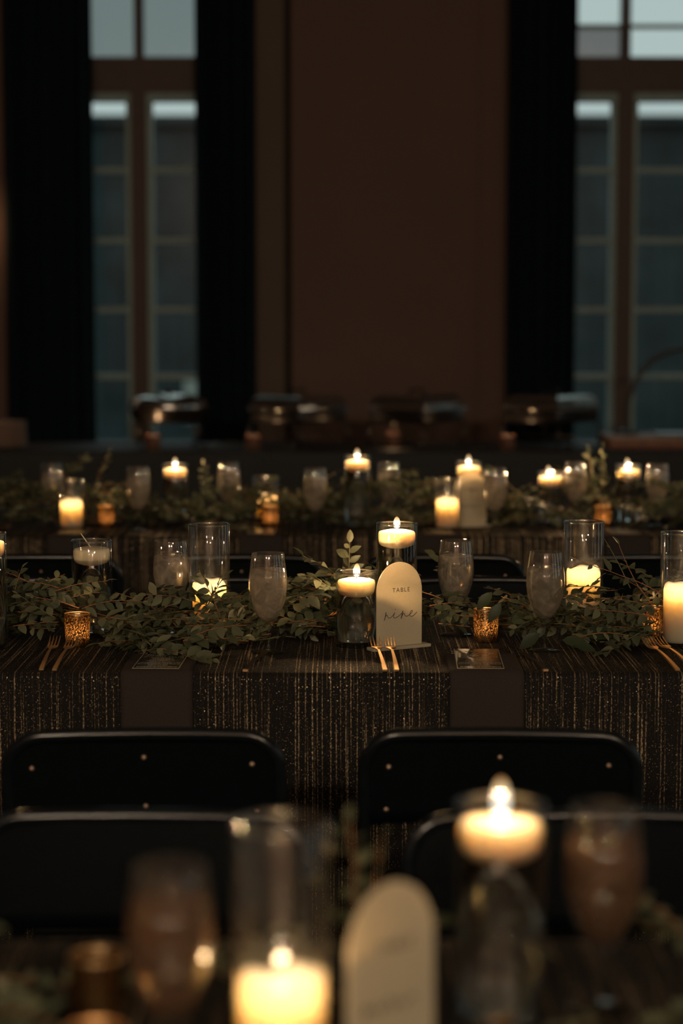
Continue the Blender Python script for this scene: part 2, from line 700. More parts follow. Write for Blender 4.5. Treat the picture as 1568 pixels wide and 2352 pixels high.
ztr0, ztr1 = zw(228), zw(128)       # transom bar
for wi, c in enumerate(Wc):
    win = thing('window_%d' % (1, 2, 8, 9)[wi], ('tall window left of the bare brown wall, drapes both sides', 'tall window at the right edge behind the arched lamp', 'tall back window beyond the right edge of the view', 'tall back window beyond the left edge of the view')[wi], 'window', (c, WY + .12, 0))
    struct(win)
    fr = MB()
    fr.box(-HW, -HW + .05, -.07, .10, ZB, ZTP)
    fr.box(HW - .05, HW, -.07, .10, ZB, ZTP)
    fr.box(-HW + .05, HW - .05, -.07, .10, ZB, ZB + .06)
    fr.box(-HW + .05, HW - .05, -.07, .10, ZTP - .05, ZTP)
    fr.build('window_frame', M['winframe'], win)
    MB().box(-HW + .05, HW - .05, -.075, .10, ztr0 + .045, ztr1).build('transom_bar', M['winframe'], win)
    MB().box(-HW + .05, HW - .05, -.05, .09, ztr0, ztr0 + .045).build('transom_rail', M['sash'], win)
    mw_ = .048
    MB().box(-mw_, mw_, -.08, .10, ZB + .06, ztr0 + .045).build('mullion', M['winframe'], win)
    MB().box(-.026, .026, -.05, .09, ztr1, ZTP - .05).build('mullion', M['winframe'], win)
    # four tall lower leaves and muntins
    zm = [zw(y) for y in (388, 551, 711, 866)] + [zw(1024)]
    for s in (-1, 1):
        x0, x1 = (mw_, HW - .05) if s > 0 else (-HW + .05, -mw_)
        sf = .034
        b = MB()
        b.box(x0, x0 + sf, -.03, .06, ZB + .06, ztr0)
        b.box(x1 - sf, x1, -.03, .06, ZB + .06, ztr0)
        b.box(x0 + sf, x1 - sf, -.03, .06, ZB + .06, ZB + .12)
        b.build('sash', M['sash'], win)
        edges = [ZB + .12] + sorted(zm) + [ztr0]
        for z in zm:
            MB().box(x0 + sf, x1 - sf, -.02, .05, z - .016, z + .016).build('muntin', M['sash'], win)
        for za, zb2 in zip(edges[:-1], edges[1:]):
            lo = za + (.016 if za in zm else 0)
            hi = zb2 - (.016 if zb2 in zm else 0)
            MB().box(x0 + sf, x1 - sf, .012, .018, lo, hi).build('pane', M['pane'], win)
        # transom lights
        tx0, tx1 = (.026, HW - .05) if s > 0 else (-HW + .05, -.026)
        if wi != 1:
            MB().box(tx0, tx1, .012, .018, ztr1, ZTP - .05).build('pane', M['pane_grey'], win)
        else:
            zz = zw(54)
            MB().box(tx0, tx1, -.01, .04, zz - .012, zz + .012).build('muntin', M['sash'], win)
            MB().box(tx0, tx1, .012, .018, ztr1, zz - .012).build('pane', M['pane_smoke'] if s < 0 else M['pane'], win)
            MB().box(tx0, tx1, .012, .018, zz + .012, ZTP - .05).build('pane', M['pane'], win)


def curtain(x0, x1, label, seed):
    rnd = random.Random(seed)
    y = WY - .16
    t = thing('drape', label, 'curtain', ((x0 + x1) / 2, y, 0), 0, 'black floor length drapes')
    nx, nz = 90, 14
    hw = (x1 - x0) / 2
    ph = rnd.random() * 6
    nf = max(3, round((x1 - x0) / .085))
    b = MB()
    vs = []
    fs = []
    for side in (0, 1):
        for i in range(nx + 1):
            u = i / nx
            for k in range(nz + 1):
                v = k / nz
                z = .02 + 4.24 * v
                a = .038 * math.sin(u * nf * 2 * PI + ph + .5 * math.sin(v * 3)) + .012 * math.sin(u * nf * 4.3 * PI + ph * 2)
                vs.append((-hw + 2 * hw * u, a + side * .006, z))
    st = (nx + 1) * (nz + 1)
    for side in (0, 1):
        for i in range(nx):
            for k in range(nz):
                a = side * st + i * (nz + 1) + k
                q = (a, a + nz + 1, a + nz + 2, a + 1)
                fs.append(q if side == 0 else q[::-1])
    for k in range(nz):
        for i in (0, nx):
            a = i * (nz + 1) + k
            q = (a, a + 1, a + 1 + st, a + st)
            fs.append(q if i == 0 else q[::-1])
    b.add(vs, fs, True)
    b.build('fabric', M['velvet'], t)
    for i in range(nf):
        xx = -hw + 2 * hw * (i + .5) / nf
        pr = [(xx, .02 * math.cos(a), 4.285 + .032 * math.sin(a)) for a in [2 * PI * q / 12 for q in range(12)]]
        MB().tube(pr, .004, 5, closed=True).build('ring', M['dark_steel'], t)
    return t


CUR = [(8, 213, 'wide black drape left of the left window'), (448, 586, 'black drape between left window and bare brown wall'),
       (1163, 1321, 'black drape left of the right window, beside brown wall')]
for i, (a, b, l) in enumerate(CUR):
    curtain(xw(a, 500, WY - .16), xw(b, 500, WY - .16), l, i + 3)
rods = [(xw(-40), xw(640), 'dark curtain rod above the left window'), (xw(1120), xw(1760), 'dark curtain rod above the right window')]
for a, b, l in rods:
    t = thing('curtain_rod', l, 'curtain rod', ((a + b) / 2, WY - .16, 4.29))
    MB().tube([(-(b - a) / 2, 0, 0), ((b - a) / 2, 0, 0)], .014, 10).build('rod', M['dark_steel'], t)
    for s in (-1, 1):
        MB().lathe([(0, -.03), (.02, -.02), (.026, 0), (.02, .02), (0, .03)], 12, Matrix.Translation((s * ((b - a) / 2 + .02), 0, 0)) @ Matrix.Rotation(PI / 2, 4, 'Y')).build('finial', M['dark_steel'], t)
        MB().box(s * (b - a) * .46 - .01, s * (b - a) * .46 + .01, -.01, .158, -.03, -.012).build('bracket', M['dark_steel'], t)

# outside
struct(MB().box(-60, 60, -40, 120, -.7, -.6).build('ground', M['ground']))
BY = 34.
zt = at_y(784, 288, BY).z
bld = thing('neighbouring_building', 'long low dark building seen outside through the lower window panes', 'building', (0, BY, -.6))
bw = MB()
bw.box(-14, 14, 0, 8, 0, zt + .6)
bw.build('wall', M['siding'], bld)
for i in range(64):
    x = -8 + i * .25
    MB().box(x - .02, x + .02, -.03, 0, 0, zt + .3).build('batten', M['siding'], bld)
MB().box(-14.2, 14.2, -.25, 8.2, zt + .6, zt + .75).build('roof_edge', M['siding'], bld)
p = at_y(444, 890, BY)
MB().box(p.x - .16, p.x + .12, -.08, -.03, p.z + .6 - .6, p.z + .6 + .12).build('white_box', M['siding_pale'], bld)

# ------------------------------------------------------------------ lamps of the room
def pendant(x, y, z, power, label):
    t = thing('pendant_lamp', label, 'lamp', (x, y, z), 0, 'globe pendants behind the photographer')
    MB().tube([(0, 0, .14), (0, 0, 5.2 - z)], .004, 6).build('cord', M['dark_steel'], t)
    MB().lathe([(0, .15), (.02, .145), (.028, .10), (.03, .085), (0, .083)], 16).build('socket', M['brass'], t)
    pr = [(.0001 if i in (0, 12) else .09 * math.sin(PI * i / 12), -.09 * math.cos(PI * i / 12)) for i in range(13)]
    g = MB().lathe([(0 if i in (0, 12) else r, zz) for i, (r, zz) in enumerate(pr)], 20).build('globe', M['bulb'], t)
    return t


# pendant bulbs are the emitters themselves
M['bulb'] = bulb_mat('warm_globe', (1., .79, .56), 590.)
for i, (x, y) in enumerate([(-1.8, -3.4), (2.85, -3.4), (-1.5, -5.2), (1.5, -5.2)]):
    pendant(x, y, 3.3, 0, 'warm globe pendant lamp %s behind the photographer' % ('near on the left', 'near on the right', 'far on the left', 'far on the right')[i])

# wall sconce just outside the frame on the left
sc = thing('wall_sconce', 'warm wall sconce on the back wall left of the wide drape', 'lamp', (xw(-110), WY - .12, zw(520)))
MB().box(-.04, .04, .10, .12, -.10, .10).build('back_plate', M['brass'], sc)
MB().tube([(0, .10, -.04), (0, .03, -.06), (0, 0, -.03)], .008, 8).build('arm', M['brass'], sc)
MB().lathe([(.0, -.03), (.035, -.028), (.05, .12), (.047, .12), (.033, -.024), (0, -.026)], 20).build('shade', M['glass'], sc)
MB().lathe([(0, -.02), (.014, 0), (.02, .03), (.012, .06), (0, .07)], 14).build('bulb', bulb_mat('sconce_bulb', (1., .55, .24), 110.), sc)

# ------------------------------------------------------------------ tables and cloths
def table(y0, y1, label, cl_label, cloth, x0=-1.9, x1=1.9, zt_=ZT, cname='tablecloth'):
    yc = (y0 + y1) / 2
    t = thing('folding_table', label, 'table', (0, yc, 0))
    hw = (y1 - y0) / 2 - .012
    MB().rbox(x0 + .012, x1 - .012, -hw, hw, zt_ - .034, zt_ - .004, .004).build('tabletop', M['table'], t)
    for sx in (x0 + .25, x1 - .25):
        for sy in (-1, 1):
            MB().tube([(sx, sy * (hw - .08), 0), (sx, sy * (hw - .08), zt_ - .034)], .014, 8).build('leg', M['dark_steel'], t)
    # cloth: profile across the table, swept along x
    r = .014
    prof = [(y0, .012), (y0, .2), (y0, .4), (y0, .6), (y0, zt_ - r - .05)]
    prof += [(y0 + r - r * math.cos(a), zt_ - r + r * math.sin(a)) for a in [PI / 2 * i / 5 for i in range(6)]]
    n = 10
    prof += [(y0 + r + (y1 - y0 - 2 * r) * i / n, zt_) for i in range(1, n)]
    prof += [(y1 - r + r * math.sin(a), zt_ - r + r * math.cos(a)) for a in [PI / 2 * i / 5 for i in range(6)]]
    prof += [(y1, zt_ - r - .05), (y1, .6), (y1, .4), (y1, .2), (y1, .012)]
    nx = 120
    vs = []
    fs = []
    for i in range(nx + 1):
        x = x0 + (x1 - x0) * i / nx
        for (y, z) in prof:
            d = max(0, (zt_ - .08 - z)) / zt_
            wv = d * .012 * (math.sin(x * 9.3 + yc) + .6 * math.sin(x * 21.7 + 1.3 * yc))
            vs.append((x, y + (wv if y < yc else -wv), z))
    m = len(prof)
    for i in range(nx):
        for k in range(m - 1):
            a = i * m + k
            fs.append((a, a + m, a + m + 1, a + 1))
    # ends
    for i in (0, nx):
        ring = [i * m + k for k in range(m)]
        for k in range(m // 2):
            a, b = ring[k], ring[k + 1]
            c, d = ring[m - 2 - k], ring[m - 1 - k]
            if b == c or len({a, b, c, d}) < 4:
                continue
            fs.append((a, b, c, d) if i == 0 else (d, c, b, a))
    o = MB().add(vs, fs, True).build(cname, cloth)
    tag(o, cl_label, 'tablecloth')
    return t


FT = (1.46, 2.22)
MT = (3.915, 4.675)
BT = (6.40, 7.16)
UT = (10.55, 11.35)
table(*FT, 'folding table under the nearest cloth', 'dark gold threaded cloth on the nearest blurred table', M['cloth'])
table(*MT, 'folding table under the middle cloth', 'black gold threaded cloth on the middle table, in focus', M['cloth'])
table(*BT, 'folding table under the far dining cloth', 'black gold threaded cloth on the far dining table', M['cloth'], -2.4, 2.4)
table(*UT, 'buffet table under plain black cloth', 'plain black cloth on the buffet table below the windows', M['buffet_cloth'], -3.6, 3.6)

OBST = {'front': [], 'mid': [], 'back': []}
ROWY = {'front': FT, 'mid': MT, 'back': BT}

# ------------------------------------------------------------------ glassware and candles
VR = .045


def rim_h(px, py, D):
    """height over the table top of something whose rim centre is seen at px,py at distance D"""
    return at_y(px, py, D).z - ZT


def flame_parts(t, z, h=.026, r=.0075, power=.5, lean=0., wick=True, lz=None):
    if wick:
        MB().tube([(0, 0, z - .012), (0, 0, z - .002), (.001, 0, z + .005)], .0011, 6).build('wick', M['wick'], t)
    prof = [(0, 0), (r * .45, h * .03), (r * .78, h * .12), (r * .96, h * .27), (r, h * .42), (r * .95, h * .58), (r * .80, h * .74), (r * .55, h * .88), (r * .25, h * .97), (0, h)]
    f = MB().lathe(prof, 14).build('flame', M['flame'], t, (lean * .1 * h, 0, z))
    f.rotation_euler = (0, lean, 0)
    lv = h * .85 if lz is None else lz
    point_light(t, (lean * .1 * h + math.sin(lean) * lv, 0, z + math.cos(lean) * lv), power)


def vase(px, rim, D, row, label, water=True):
    h = round(rim_h(px, rim, D), 4)
    x = at_y(px, rim, D).x
    t = thing('cylinder_vase', label, 'vase', (x, D, ZT), 0, 'clear glass cylinder vases')
    R = VR
    prof = [(0, 0), (R - .002, 0), (R, .003), (R, h - .0015), (R - .0008, h), (R - .0024, h), (R - .0032, h - .0015), (R - .0032, .014), (R - .006, .011), (0, .010)]
    MB().lathe(prof, 48).build('glass_wall', M['glass' if water else 'wax_glass'], t)
    rr = [((R - .0016) * math.cos(2 * PI * k / 48), (R - .0016) * math.sin(2 * PI * k / 48), h) for k in range(48)]
    MB().tube(rr, .0021, 8, closed=True).build('rim', M['glass_lip'], t)
    if water:
        wl = h - .040
        MB().lathe([(0, .0108), (R - .0065, .0118), (R - .0036, .0145), (R - .0036, wl), (R - .006, wl - .001), (0, wl - .001)], 48).build('water', M['water'], t)
    OBST[row].append((x, D, R + .003, h))
    return x, D, h


def floating(px, rim, D, row, vlabel, label, lit=True, lean=0., power=1.15, fh=.027):
    x, y, h = vase(px, rim, D, row, vlabel)
    R = VR - .0046
    zb = h - .058
    t = thing('floating_candle', label, 'candle', (x, y, ZT + zb), 0, 'floating candles')
    H = .040
    prof = [(0, 0), (R * .55, .0005), (R * .80, .006), (R * .95, .015), (R, .024), (R, H - .004), (R - .002, H), (R * .86, H + .0012), (R * .5, H + .004), (R * .2, H + .0042), (0, H + .003)]
    MB().lathe(prof, 40).build('wax', M['wax'], t)
    if lit:
        flame_parts(t, H + .006, fh, .0078, power, lean)
    else:
        MB().tube([(.0, 0, H), (-.006, 0, H + .009), (-.024, .004, H + .034)], [.0013, .0012, .0008], 6).build('wick', M['white_wick'], t)
    return t


def pillar(px, rim, D, row, ph, vlabel, label, power=.21, pr=.0375):
    x, y, h = vase(px, rim, D, row, vlabel, water=False)
    t = thing('pillar_candle', label, 'candle', (x, y, ZT + .0112), 0, 'pillar candles')
    rnd = random.Random(int(px) + 7)
    p0 = rnd.random() * 6

    def wob(r, z, a):
        if z > ph - .012:
            return r * (1 + .012 * math.sin(3 * a + p0)), z + .004 * math.sin(2 * a + p0) + .0025 * math.sin(5 * a + 2 * p0)
        return r * (1 + .01 * math.sin(4 * a + p0 + z * 60)), z
    R = pr
    prof = [(0, 0), (R - .002, 0), (R, .003), (R, ph * .4), (R, ph * .7), (R, ph - .008), (R - .0015, ph - .002), (R - .004, ph), (R - .0065, ph - .003), (R - .008, ph - .012), (R - .010, ph - .026), (R * .5, ph - .034), (0, ph - .035)]
    MB().lathe(prof, 40, wob=wob).build('wax', M['pillar_wax'], t)
    flame_parts(t, ph - .031, .024, .0065, power, lz=.022)
    return t


def votive(px, bottom, row, label, clabel, D=None, power=.13, h=.072, lit=True):
    if D is None:
        p = at_z(px, bottom, ZT)
        x, y = p.x, p.y + .022
    else:
        y = D
        x = at_y(px, bottom, D).x
    t = thing('votive_holder', label, 'candle holder', (x, y, ZT), random.Random(px).random() * 6, 'mercury glass votives')
    R0, R1 = .0235, .0285
    prof = [(0, 0), (R0 - .002, 0), (R0, .002), (R0 + .001, .006), (R0 + .0035, h * .5), (R1 - .001, h - .006), (R1, h - .002), (R1 - .0005, h), (R1 - .002, h), (R1 - .003, h - .004), (R0 + .001, h * .5), (R0 - .002, .006), (0, .005)]
    MB().lathe(prof, 36).build('cup', M['mercury'], t)
    rr = [((R1 - .0012) * math.cos(2 * PI * k / 32), (R1 - .0012) * math.sin(2 * PI * k / 32), h) for k in range(32)]
    MB().tube(rr, .0013, 6, closed=True).build('rim', M['gold'], t)
    OBST[row].append((x, y, R1 + .004, h))
    if lit:
        c = thing('tealight', clabel, 'candle', (x, y, ZT + .0062), 0, 'tealights')
        MB().lathe([(0, 0), (.0185, 0), (.0188, .014), (.018, .0145), (.0175, .011), (0, .0108)], 24).build('cup', M['steel'], c)
        MB().lathe([(0, .011), (.0172, .0112), (.0172, .0128), (0, .0125)], 24).build('wax', M['wax'], c)
        flame_parts(c, .0145, .018, .0045, power)
    return t


GH = .212
_gob = {}


def goblet(px, rim, row, label, kind='drink', D=None, seed=0):
    if D is None:
        d = ray(px, rim)
        s = (ZT + GH - CAM.z) / d.z
        p = CAM + d * s
        x, y = p.x, p.y
    else:
        y = D
        x = at_y(px, rim, D).x
    OBST[row].append((x, y, .044, GH))
    grp = 'stemmed goblets on the tables'
    if kind in _gob:
        return dup(_gob[kind], (x, y, ZT), seed * 1.1, label)
    t = thing('stemmed_goblet', label, 'glass', (x, y, ZT), seed * 1.1, grp)
    outer = [(.0045, .062), (.012, .066), (.021, .076), (.030, .093), (.0375, .115), (.0412, .138), (.0405, .160), (.0375, .185), (.0340, .2105), (.0336, GH)]
    inner = [(.0328, GH), (.0332, .2105), (.0366, .185), (.0396, .160), (.0403, .138), (.0366, .115), (.029, .0935), (.020, .077), (.011, .069), (0, .067)]
    MB().lathe([(0, .060)] + outer + inner, 44).build('bowl', M['bowl'], t)
    MB().lathe([(.0, .0045), (.009, .005), (.0052, .010), (.0042, .02), (.0040, .04), (.0046, .055), (.007, .061), (0, .0615)], 20).build('stem', M['rim'], t)
    MB().lathe([(0, 0), (.034, 0), (.0352, .0012), (.034, .0022), (.02, .0035), (.009, .0055), (0, .0056)], 40).build('foot', M['rim'], t)
    lv = .178
    liq = [(0, .0675), (.0108, .0695), (.0197, .0775), (.0287, .094), (.0362, .1155), (.0398, .138), (.0392, .160), (.0373, lv - .0008), (.036, lv), (0, lv)]
    MB().lathe(liq, 40).build('drink', M[kind], t)
    rnd = random.Random(5)
    for k in range(5):
        a = rnd.random() * 6.3
        mm = Matrix.Translation((.017 * math.cos(k * 1.3), .017 * math.sin(k * 1.3), lv - .004 + .003 * rnd.random())) @ Matrix.Rotation(a, 4, 'Z') @ Matrix.Rotation(rnd.uniform(-.5, .5), 4, 'X')
        MB().rbox(-.009, .009, -.009, .009, -.009, .009, .0035, mm).build('ice_cube', M['rim'], t)
    _gob[kind] = t
    return t


# ---- middle table
floating(-34, 1225, 4.215, 'mid', 'tall water filled vase cut off by the left edge, middle table', 'lit floating candle cut off by the left edge, middle table', power=.8)
floating(210, 1242, 4.38, 'mid', 'water vase holding the unlit candle, middle table left', 'unlit floating candle with a long bent pale wick', lit=False)
pillar(480, 1205, 4.33, 'mid', .118, 'tall empty-topped vase with glowing pillar low inside, left of middle table', 'glowing pillar candle half hidden by leaves beside the left goblet')
floating(818, 1313, 4.25, 'mid', 'shorter water vase directly left of the table sign', 'lit floating candle directly left of the table sign', lean=.05, fh=.030, power=1.45)
floating(911, 1202, 4.335, 'mid', 'tall water vase rising behind the table sign', 'lit floating candle high behind the table sign', power=1.45)
pillar(1341, 1199, 4.39, 'mid', .140, 'tall vase with pillar candle behind the right goblet, middle table', 'glowing pillar candle behind leaves right of the right goblet')
pillar(1566, 1224, 4.24, 'mid', .122, 'tall vase with cream pillar cut off by the right edge', 'cream pillar candle cut off by the right edge, middle table')
votive(175, 1489, 'mid', 'speckled gold votive behind the left pair of forks', 'tealight in the votive behind the left forks')
votive(1117, 1478, 'mid', 'speckled gold votive behind the right menu card', 'tealight in the votive behind the right menu card')
votive(752, 1440, 'mid', 'speckled gold votive partly hidden left of the short water vase', 'tealight in the votive left of the short water vase', D=4.46)
votive(1502, 1462, 'mid', 'speckled gold votive half hidden left of the right edge pillar vase', 'tealight in the votive by the right edge pillar vase', D=4.33)
goblet(615, 1270, 'mid', 'full iced goblet in front of the leaves left of the sign')
goblet(1253, 1267, 'mid', 'full iced goblet right of the right menu card, in focus', seed=1)
goblet(392, 1241, 'mid', 'iced goblet behind leaves left of the glowing tall vase', seed=2)
goblet(1047, 1241, 'mid', 'iced goblet behind leaves just right of the sign', seed=3)

# ---- far dining table
floating(402, 1066, 6.80, 'back', 'water vase with lit candle, leftmost on the far dining table', 'leftmost lit floating candle on the far dining table', fh=.034)
floating(820, 1047, 6.66, 'back', 'tall water vase in the middle of the far dining table', 'lit floating candle at the middle of the far dining table', fh=.036)
floating(1076, 1061, 6.78, 'back', 'water vase behind the blurred arch sign', 'lit floating candle above the blurred arch sign', fh=.036)
floating(1264, 1084, 6.80, 'back', 'water vase second from right on the far dining table', 'low lit floating candle, second from right on the far table', lean=-.25, fh=.034)
floating(1443, 1068, 6.80, 'back', 'water vase rightmost on the far dining table', 'rightmost lit floating candle on the far dining table', lean=-.15, fh=.036)
pillar(163, 1102, 6.62, 'back', .088, 'short vase round the bright pillar at left, far table', 'bright cream pillar candle at left of the far dining table')
pillar(610, 1095, 6.90, 'back', .085, 'short vase with pillar behind leaves, far table centre left', 'pillar candle glowing behind leaves, far table centre left')
pillar(1027, 1101, 6.60, 'back', .095, 'short vase left of the blurred arch sign', 'cream pillar candle beside the blurred arch sign')
votive(243, 1213, 'back', 'blurred amber votive right of the bright far pillar', 'tealight in the votive right of the bright far pillar')
votive(620, 1213, 'back', 'blurred amber votive in front of the far centre left pillar', 'tealight in the votive before the far centre left pillar')
votive(1386, 1213, 'back', 'blurred amber votive below the rightmost far candles', 'tealight in the votive below the rightmost far candles')
for i, (px, ry, l) in enumerate([(317, 1072, 'blurred goblet between the two left candles, far table'), (724, 1075, 'blurred goblet left of the tall middle vase, far table'),
                                 (1137, 1074, 'blurred goblet right of the far arch sign'), (1510, 1065, 'blurred goblet at the far right of the far table'),
                                 (119, 1063, 'dim blurred goblet at the left end of the far table'), (525, 1061, 'dim blurred goblet right of the leftmost floating candle'),
                                 (893, 1061, 'dim blurred goblet right of the tall middle vase, far table'), (1322, 1061, 'dim blurred goblet between the two right floating candles')]):
    goblet(px, ry, 'back', l, seed=i)

# ---- nearest table
pillar(645, 1893, 1.76, 'front', .098, 'large blurred tall vase in the foreground', 'large blurred pillar candle glowing in the foreground', power=.21, pr=.0408)
floating(1150, 1848, 1.93, 'front', 'large blurred water vase at right in the foreground', 'large blurred floating candle with tall flame in the foreground', fh=.038, power=.7)
goblet(390, 1985, 'front', 'blurred amber goblet left of the foreground pillar candle', 'amber')
goblet(1388, 1850, 'front', 'blurred amber goblet right of the foreground floating candle', 'amber', seed=2)
votive(222, 2170, 'front', 'blurred dark votive at lower left of the foreground', '', D=1.93, lit=False)
votive(218, 2352, 'front', 'blurred votive at the bottom edge lower left', 'tealight in the votive at the bottom edge', D=1.725, power=.06)

# ------------------------------------------------------------------ table signs
def text_mesh(body, size, M_, xs=1., extr=.0):
    cu = bpy.data.curves.new('t', 'FONT')
    cu.body = body
    cu.size = size
    cu.align_x = 'CENTER'
    cu.space_character = 1.25
    cu.extrude = extr
    ob = bpy.data.objects.new('t', cu)
    C.objects.link(ob)
    bpy.context.view_layer.update()
    dg = bpy.context.evaluated_depsgraph_get()
    me = bpy.data.meshes.new_from_object(ob.evaluated_get(dg))
    vs = [M_ @ Vector((v.co.x * xs, v.co.y, v.co.z)) for v in me.vertices]
    fs = [tuple(p.vertices) for p in me.polygons]
    bpy.data.objects.remove(ob)
    bpy.data.curves.remove(cu)
    bpy.data.meshes.remove(me)
    return vs, fs


def catmull(pts, n=6):
    P = [Vector(p) for p in pts]
    P = [P[0] * 2 - P[1]] + P + [P[-1] * 2 - P[-2]]
    out = []
    for i in range(1, len(P) - 2):
        for k in range(n):
            t = k / n
            a, b, c, d = P[i - 1], P[i], P[i + 1], P[i + 2]
            out.append(.5 * ((2 * b) + (c - a) * t + (2 * a - 5 * b + 4 * c - d) * t * t + (3 * b - a - 3 * c + d) * t ** 3))
    out.append(P[-2])
    return out


NINE = [[(412, 1305), (402, 1370), (388, 1440), (374, 1497)],
        [(374, 1497), (392, 1425), (415, 1378), (430, 1366), (442, 1385), (455, 1418), (480, 1433), (525, 1412), (570, 1360), (608, 1290)],
        [(608, 1290), (588, 1350), (580, 1395), (592, 1418), (625, 1416), (680, 1382), (735, 1330), (770, 1290)],
        [(612, 1228), (624, 1212)],
        [(788, 1238), (775, 1310), (760, 1375), (750, 1428)],
        [(750, 1428), (775, 1350), (805, 1298), (818, 1300), (828, 1330), (848, 1355), (880, 1360), (920, 1336), (962, 1296)],
        [(962, 1296), (992, 1260), (1003, 1228), (992, 1214), (972, 1235), (952, 1280), (945, 1322), (958, 1350), (985, 1358), (1030, 1332), (1070, 1290), (1108, 1242)]]
SCRIB = [[(400, 1330), (380, 1470), (430, 1360), (470, 1430), (540, 1340), (560, 1440), (640, 1350), (700, 1300), (720, 1420), (800, 1320), (850, 1400), (930, 1300), (1000, 1330)]]


def sign(loc, rz, label, script, Wd=.112, Hh=.186):
    t = thing('arch_sign', label, 'table sign', loc, rz, 'arched table signs')
    th = .004
    zb = .004
    ol = [(-Wd / 2, zb), (Wd / 2, zb)]
    r = Wd / 2
    ry = .062
    zc = Hh - ry
    for i in range(29):
        a = PI * i / 28
        ol.append((r * math.cos(a), zc + ry * math.sin(a)))
    MB().prism(ol, -th / 2, th / 2).build('panel', M['acrylic'], t)
    MB().rbox(-Wd / 2 - .016, Wd / 2 + .016, -.015, .015, 0, .0065, .001).build('base', M['acrylic'], t)
    # TABLE in small capitals, then the handwritten word
    mt = Matrix.Translation((.0035, -th / 2 - .0004, Hh * .655)) @ Matrix.Rotation(PI / 2, 4, 'X')
    vs, fs = text_mesh('TABLE', .0132, mt, 1.0)
    MB().add(vs, fs).build('lettering', M['foil'], t)
    b = MB()

    def cv(q):
        x, y = q
        yy = y + .16 * (x - 715)
        return Vector(((x - 717) / 1005 * Wd, -th / 2 - .0004, Hh - (yy - 105) / 2025 * Hh))
    for st in script:
        pts = catmull([cv(q) for q in st], 6)
        n = len(pts)
        down = st[0][1] < st[-1][1]
        b.tube(pts, [.00062 if not down else .00095] * n, 6)
    b.build('script_word', M['foil'], t)
    OBST_row = None
    return t


p = at_z(916, 1489, ZT)
sign((p.x, p.y, ZT), R_(30), 'frosted arch sign reading TABLE nine, in focus', NINE)
OBST['mid'].append((p.x, p.y, .062, .187))
ps = at_z(1079, 1210, ZT)
sign((ps.x, ps.y, ZT), R_(12), 'blurred frosted arch sign on the far dining table', SCRIB)
OBST['back'].append((ps.x, ps.y, .060, .187))
d = ray(898, 2026)
pf = CAM + d * ((ZT + .186 - CAM.z) / d.z)
sign((pf.x, pf.y, ZT), R_(44), 'large blurred arch sign beside the foreground pillar candle', SCRIB)
OBST['front'].append((pf.x, pf.y, .06, .187))

# ------------------------------------------------------------------ napkins, cards and cutlery
def napkin(xc, edge, wd, back, drop, label, lean=0.):
    t = thing('napkin', label, 'napkin', (xc, edge, ZT), 0, 'taupe napkins hanging over the table edge')
    r = .017
    path = [(back, .0015), (back * .6, .0015), (back * .3, .0015), (.03, .0015), (r - .0022, .0015)]
    path += [(r - .0022 - (r + .0015) * math.sin(a), -r + .0022 + (r - .0007) * math.cos(a)) for a in [PI / 2 * i / 5 for i in range(1, 6)]]
    path += [(-.0055, -.06), (-.009, -drop * .5), (-.015, -drop)]
    nx = 14
    for lay, (sc_, off) in enumerate(((1., 0.), (.985, .0022))):
        vs = []
        fs = []
        m = len(path)
        for s in (0, 1):
            for i in range(nx + 1):
                u = i / nx - .5
                for k, (y, z) in enumerate(path):
                    o = off + s * .0018
                    ww = wd * sc_ * (1 - .0 * k)
                    hang = max(0., -z)
                    yy = y - (o if z < -.01 else 0) - .004 * math.sin(u * 5 + 1) * min(1, hang * 6)
                    vs.append((u * ww + lean * max(0, y), yy, z + (o if z >= -.01 else o * .3)))
        st = (nx + 1) * m
        for s in (0, 1):
            for i in range(nx):
                for k in range(m - 1):
                    a = s * st + i * m + k
                    q = (a, a + 1, a + m + 1, a + m)
                    fs.append(q if s else q[::-1])
        for k in range(m - 1):
            for i in (0, nx):
                a = i * m + k
                fs.append((a, a + 1, a + 1 + st, a + st))
        MB().add(vs, fs, True).build('fold', M['napkin'], t)
    return t


def menu(loc, rz, label, full=True, Wd=.094, Ln=.235):
    t = thing('menu_card', label, 'menu card', loc, rz, 'black menu cards')
    MB().box(-Wd / 2, Wd / 2, 0, Ln, 0, .0006).build('backing', M['card_edge'], t)
    MB().box(-Wd / 2 + .0012, Wd / 2 - .0012, .0014, Ln - .0014, .0006, .0009).build('face', M['card'], t)
    b = MB()
    z = .0011
    if full:
        for txt, s, xx, yy, xsc in (('CRYSTAL', .0155, -.012, .196, 1.15), ('RICHARD', .0155, -.010, .170, 1.15), ('WEDDING PARTY', .0085, 0, .128, 1.0)):
            vs, fs = text_mesh(txt, s, Matrix.Translation((xx, yy, z)), xsc)
            b.add(vs, fs)
        b.build('heading', M['print'], t)
    b = MB()
    rnd = random.Random(4)
    rows = [(.156, .055, -.012), (.148, .04, -.016), (.116, .044, 0), (.108, .036, 0), (.100, .05, 0), (.092, .03, 0), (.084, .056, 0), (.076, .044, 0), (.064, .085, 0), (.056, .05, 0), (.048, .085, 0), (.038, .04, 0), (.030, .04, 0), (.018, .080, 0), (.012, .080, 0)]
    for (yy, wl, xc) in rows:
        x = xc - wl / 2
        while x < xc + wl / 2:
            g = rnd.uniform(.0008, .0016)
            hgt = rnd.uniform(.0018, .0030)
            b.box(x, x + g, yy, yy + hgt, z - .0001, z)
            x += g + rnd.choice([.0007, .0007, .0009, .002])
    b.build('small_print', M['print'], t)
    return t


